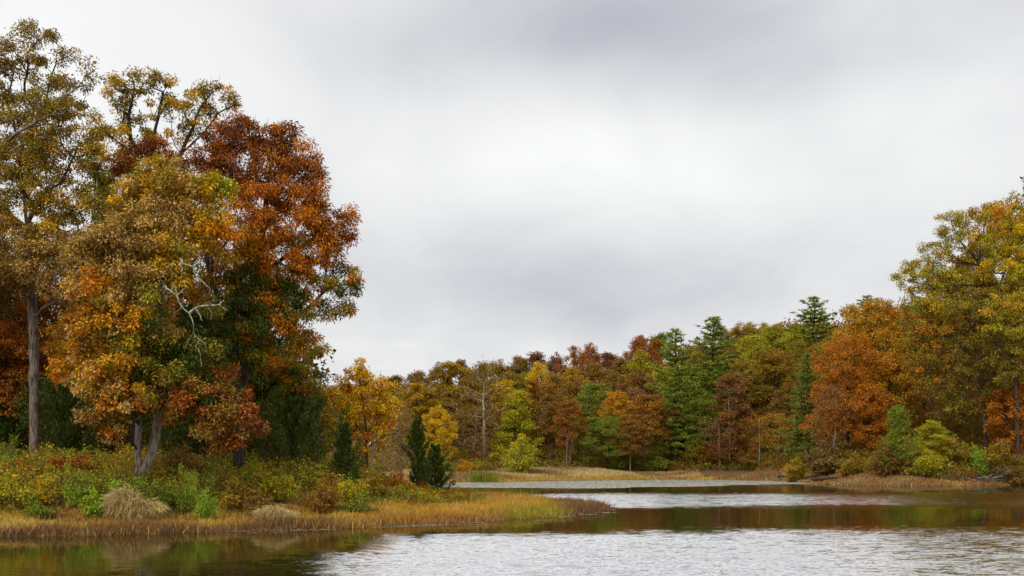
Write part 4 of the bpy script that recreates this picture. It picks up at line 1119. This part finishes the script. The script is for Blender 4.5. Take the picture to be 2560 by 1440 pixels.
def brush(name, x, y, hfun, keys, label, leaf, seed, per=5, stems=True):
    """tangled undergrowth: many thin stems with leaves"""
    rng = np.random.default_rng(seed)
    z = ground(x, y); n = len(x)
    h = hfun(x, y) * rng.uniform(.45, 1.15, n)
    top = np.stack([x + rng.normal(0, .15, n), y + rng.normal(0, .15, n), z + h], -1)
    s = rng.uniform(.25, 1.05, (n, per))
    base = np.stack([x, y, z], -1)
    c = (base[:, None, :] * (1 - s[..., None]) + top[:, None, :] * s[..., None]).reshape(-1, 3)
    patch = .5 + .42 * vnoise(x, y, .55, seed) + .25 * vnoise(x, y, 1.7, seed + 1) + rng.normal(0, .12, n)
    cc = np.repeat(pick(keys, patch), per, 0)
    V, Fq, ci = leaves_at(c, 3, .16 * leaf[0] / .13, leaf[0], leaf[1], rng, flat=1, droop=.15)
    col = cc[ci] * rng.uniform(.6, 1.3, (len(ci), 1)); colv = np.repeat(np.clip(col, 0, 1), 4, 0)
    sd_ = np.stack([np.ones(n), np.zeros(n), np.zeros(n)], -1) * .012 * leaf[0] / .13
    SV = np.stack([base - sd_, base + sd_, top], 1).reshape(-1, 3)
    SF = np.arange(n)[:, None] * 3 + np.array([[0, 1, 2]]) + len(V)
    V = np.concatenate([V, SV]); colv = np.concatenate([colv, np.repeat(np.repeat(COL['brgrass'][None] * .7, n, 0), 3, 0)])
    o = link(name, mesh_np(name, V, [Fq, SF], M_LEAF, colv), kind='stuff')
    return tag(o, label, 'undergrowth')
x, y = sample(42000, -36, -2, 58, 100)
d = sdist(x, y)
lo = np.interp(x, [-36, -20, -10, -2], [6.5, 6.5, 8, 9]) * (1 + .2 * vnoise(x, y, .6, 41))
ok = (d > lo) & (y < np.interp(x, [-36, -14, -5, -2], [78, 82, 98, 98])) & (r.uniform(0, 1, len(x)) < np.interp(d, [6, 14, 24], [1, .8, .5]))
x, y = x[ok], y[ok]
print('near brush', len(x))
brush('undergrowth', x, y, lambda x, y: np.clip(1.4 + .55 * vnoise(x, y, .7, 42) + .45 * vnoise(x, y, 1.9, 46), .35, 3.0) * np.interp(x, [-13, -9, -3], [1, .5, .4]), ['brown', 'olive', 'ygreen', 'olivebrown', 'brown', 'lgreen', 'olive', 'ygreen', 'gold', 'rust'],
      'tangled brown and olive brush covering the near bank', (.15, .095), 43)
x, y = sample(42000, -40, 85, 138, 215)
d = sdist(x, y)
lo = np.interp(x, [-40, 10, 22, 32, 40, 50, 56, 85], [13, 11, 9, 8, 7, 4.5, 2.2, 1.6])
ok = (d > lo) & (d < lo + 24)
x, y = x[ok], y[ok]
brush('forest_undergrowth', x, y, lambda x, y: np.clip(1.9 + .9 * vnoise(x, y, .3, 44), .5, 4.0), ['brown', 'olive', 'green', 'rust', 'olivebrown', 'ygreen', 'brown', 'dgreen'],
      'mixed brown and green undergrowth along the foot of the far forest', (.3, .18), 45)

def wood_mass(name, n, xr, yr, top, keys, label, seed, per=16, rc=1.5, leaf=(.6, .38)):
    rng = np.random.default_rng(seed)
    x = rng.uniform(*xr, n); y = rng.uniform(*yr, n)
    ok = sdist(x, y) > 14; x, y = x[ok], y[ok]; n = len(x)
    z = ground(x, y) + rng.uniform(0, 1, n) ** .8 * top * (1 + .22 * vnoise(x, y, .25, seed))
    patch = .5 + .5 * vnoise(x, y, .2, seed + 1) + rng.normal(0, .1, n)
    cc = pick(keys, patch)
    V, Fq, ci = leaves_at(np.stack([x, y, z], -1), per, rc, leaf[0], leaf[1], rng)
    col = np.clip(cc[ci] * rng.uniform(.65, 1.25, (len(ci), 1)), 0, 1)
    o = link(name, mesh_np(name, V, [Fq], M_LEAF, np.repeat(col, 4, 0)), kind='stuff')
    return tag(o, label, 'woods')
wood_mass('shaded_woods', 5200, (-75, -16), (88, 150), 10, ['darkrust', 'brown', 'dgreen', 'olivebrown'], 'dim brown woods seen through gaps behind the near oaks', 71)
wood_mass('bank_woods', 3600, (48, 112), (160, 212), 11, ['olivebrown', 'brown', 'olive', 'rust', 'darkolive'], 'dim olive-brown woods between the trunks of the right-hand oaks', 75, rc=1.3, leaf=(.42, .26))
wood_mass('hill_woods', 7000, (-110, 110), (205, 330), 12, ['brown', 'olivebrown', 'rust', 'olive', 'brown'], 'brown woodland filling the far hillside between the trees', 73, rc=2.0, leaf=(.8, .5))

# floating leaves: a pale mat off the far shore and a thin line along the point
m, b = new_mat('floating_pads')
a = b.n('ShaderNodeAttribute', attribute_name='col')
pb = b.n('ShaderNodeBsdfPrincipled'); b.put(pb.inputs['Base Color'], a.outputs['Color']); pb.inputs['Roughness'].default_value = .55
o_ = b.n('ShaderNodeOutputMaterial'); b.nt.links.new(pb.outputs[0], o_.inputs[0])
def pads(name, x, y, rad, label, seed, base=(.44, .42, .33)):
    rng = np.random.default_rng(seed); n = len(x)
    k = 6; a = np.arange(k) * 2 * np.pi / k
    tl = rng.normal(0, .02, (n, 2)); rr = rad * rng.uniform(.6, 1.3, n)
    px = np.cos(a)[None] * rr[:, None]; py = np.sin(a)[None] * rr[:, None]
    pz = rng.uniform(.006, .02, (n, 1)) + px * tl[:, :1] + py * tl[:, 1:] + .35 * rr[:, None] * np.abs(tl[:, :1])
    V = np.stack([x[:, None] + px, y[:, None] + py, np.maximum(pz, .004)], -1).reshape(-1, 3)
    Fp = np.arange(n)[:, None] * k + np.arange(k)[None]
    col = np.array(base)[None] * rng.uniform(.7, 1.25, (n, 1)) * (1 + rng.normal(0, .04, (n, 3)))
    o = link(name, mesh_np(name, V, [Fp], m, np.repeat(col, k, 0)), kind='stuff')
    return tag(o, label, 'water plants')
x, y = sample(220000, -16, 46, 122, 182)
d = sdist(x, y)
low = np.interp(x, [-14, 2, 15, 25, 34, 46], [134, 133, 136, 143, 149, 150]) + 2.5 * vnoise(x, y * 2, .25, 51)
streak = vnoise(x * .12, y * 1.3, .55, 52)
ok = (d < -.3) & (y > low) & (streak < .62 + .25 * (y > 145)) & (r.uniform(0, 1, len(x)) < .8)
x, y = x[ok], y[ok]
print('pads', len(x))
pads('floating_leaf_mat', x, y, .2, 'pale grey-green mat of floating water plants off the far shore', 53)
x, y = sample(60000, -16, 12, 52, 92)
d = sdist(x, y)
ok = (d < .1) & (d > -1.3 - .9 * vnoise(x, y, .7, 54)) & (vnoise(x * .4, y * 1.6, 1.0, 55) > .05) & (r.uniform(0, 1, len(x)) < np.interp(x, [-16, -4, 8], [.15, .6, .9]))
x, y = x[ok], y[ok]
pads('floating_debris', x, y, .07, 'thin pale line of floating debris along the near point', 56, base=(.36, .34, .27))

# ------------------------------------------------------------------ labels that single out each remaining thing
ORD = ['first', 'second', 'third', 'fourth', 'fifth', 'sixth', 'seventh', 'eighth', 'ninth', 'tenth', 'eleventh', 'twelfth']
groups = {}
for e, desc, zone in AUTO: groups.setdefault((desc, zone), []).append(e)
for (desc, zone), es in groups.items():
    es.sort(key=lambda e: e.location.x / e.location.y)
    for i, e in enumerate(es):
        if len(es) == 1: e['label'] = f'{desc} {zone}'
        else: e['label'] = f'{ORD[i]} {desc} from the left {zone}'
        e['group'] = desc + 's ' + zone
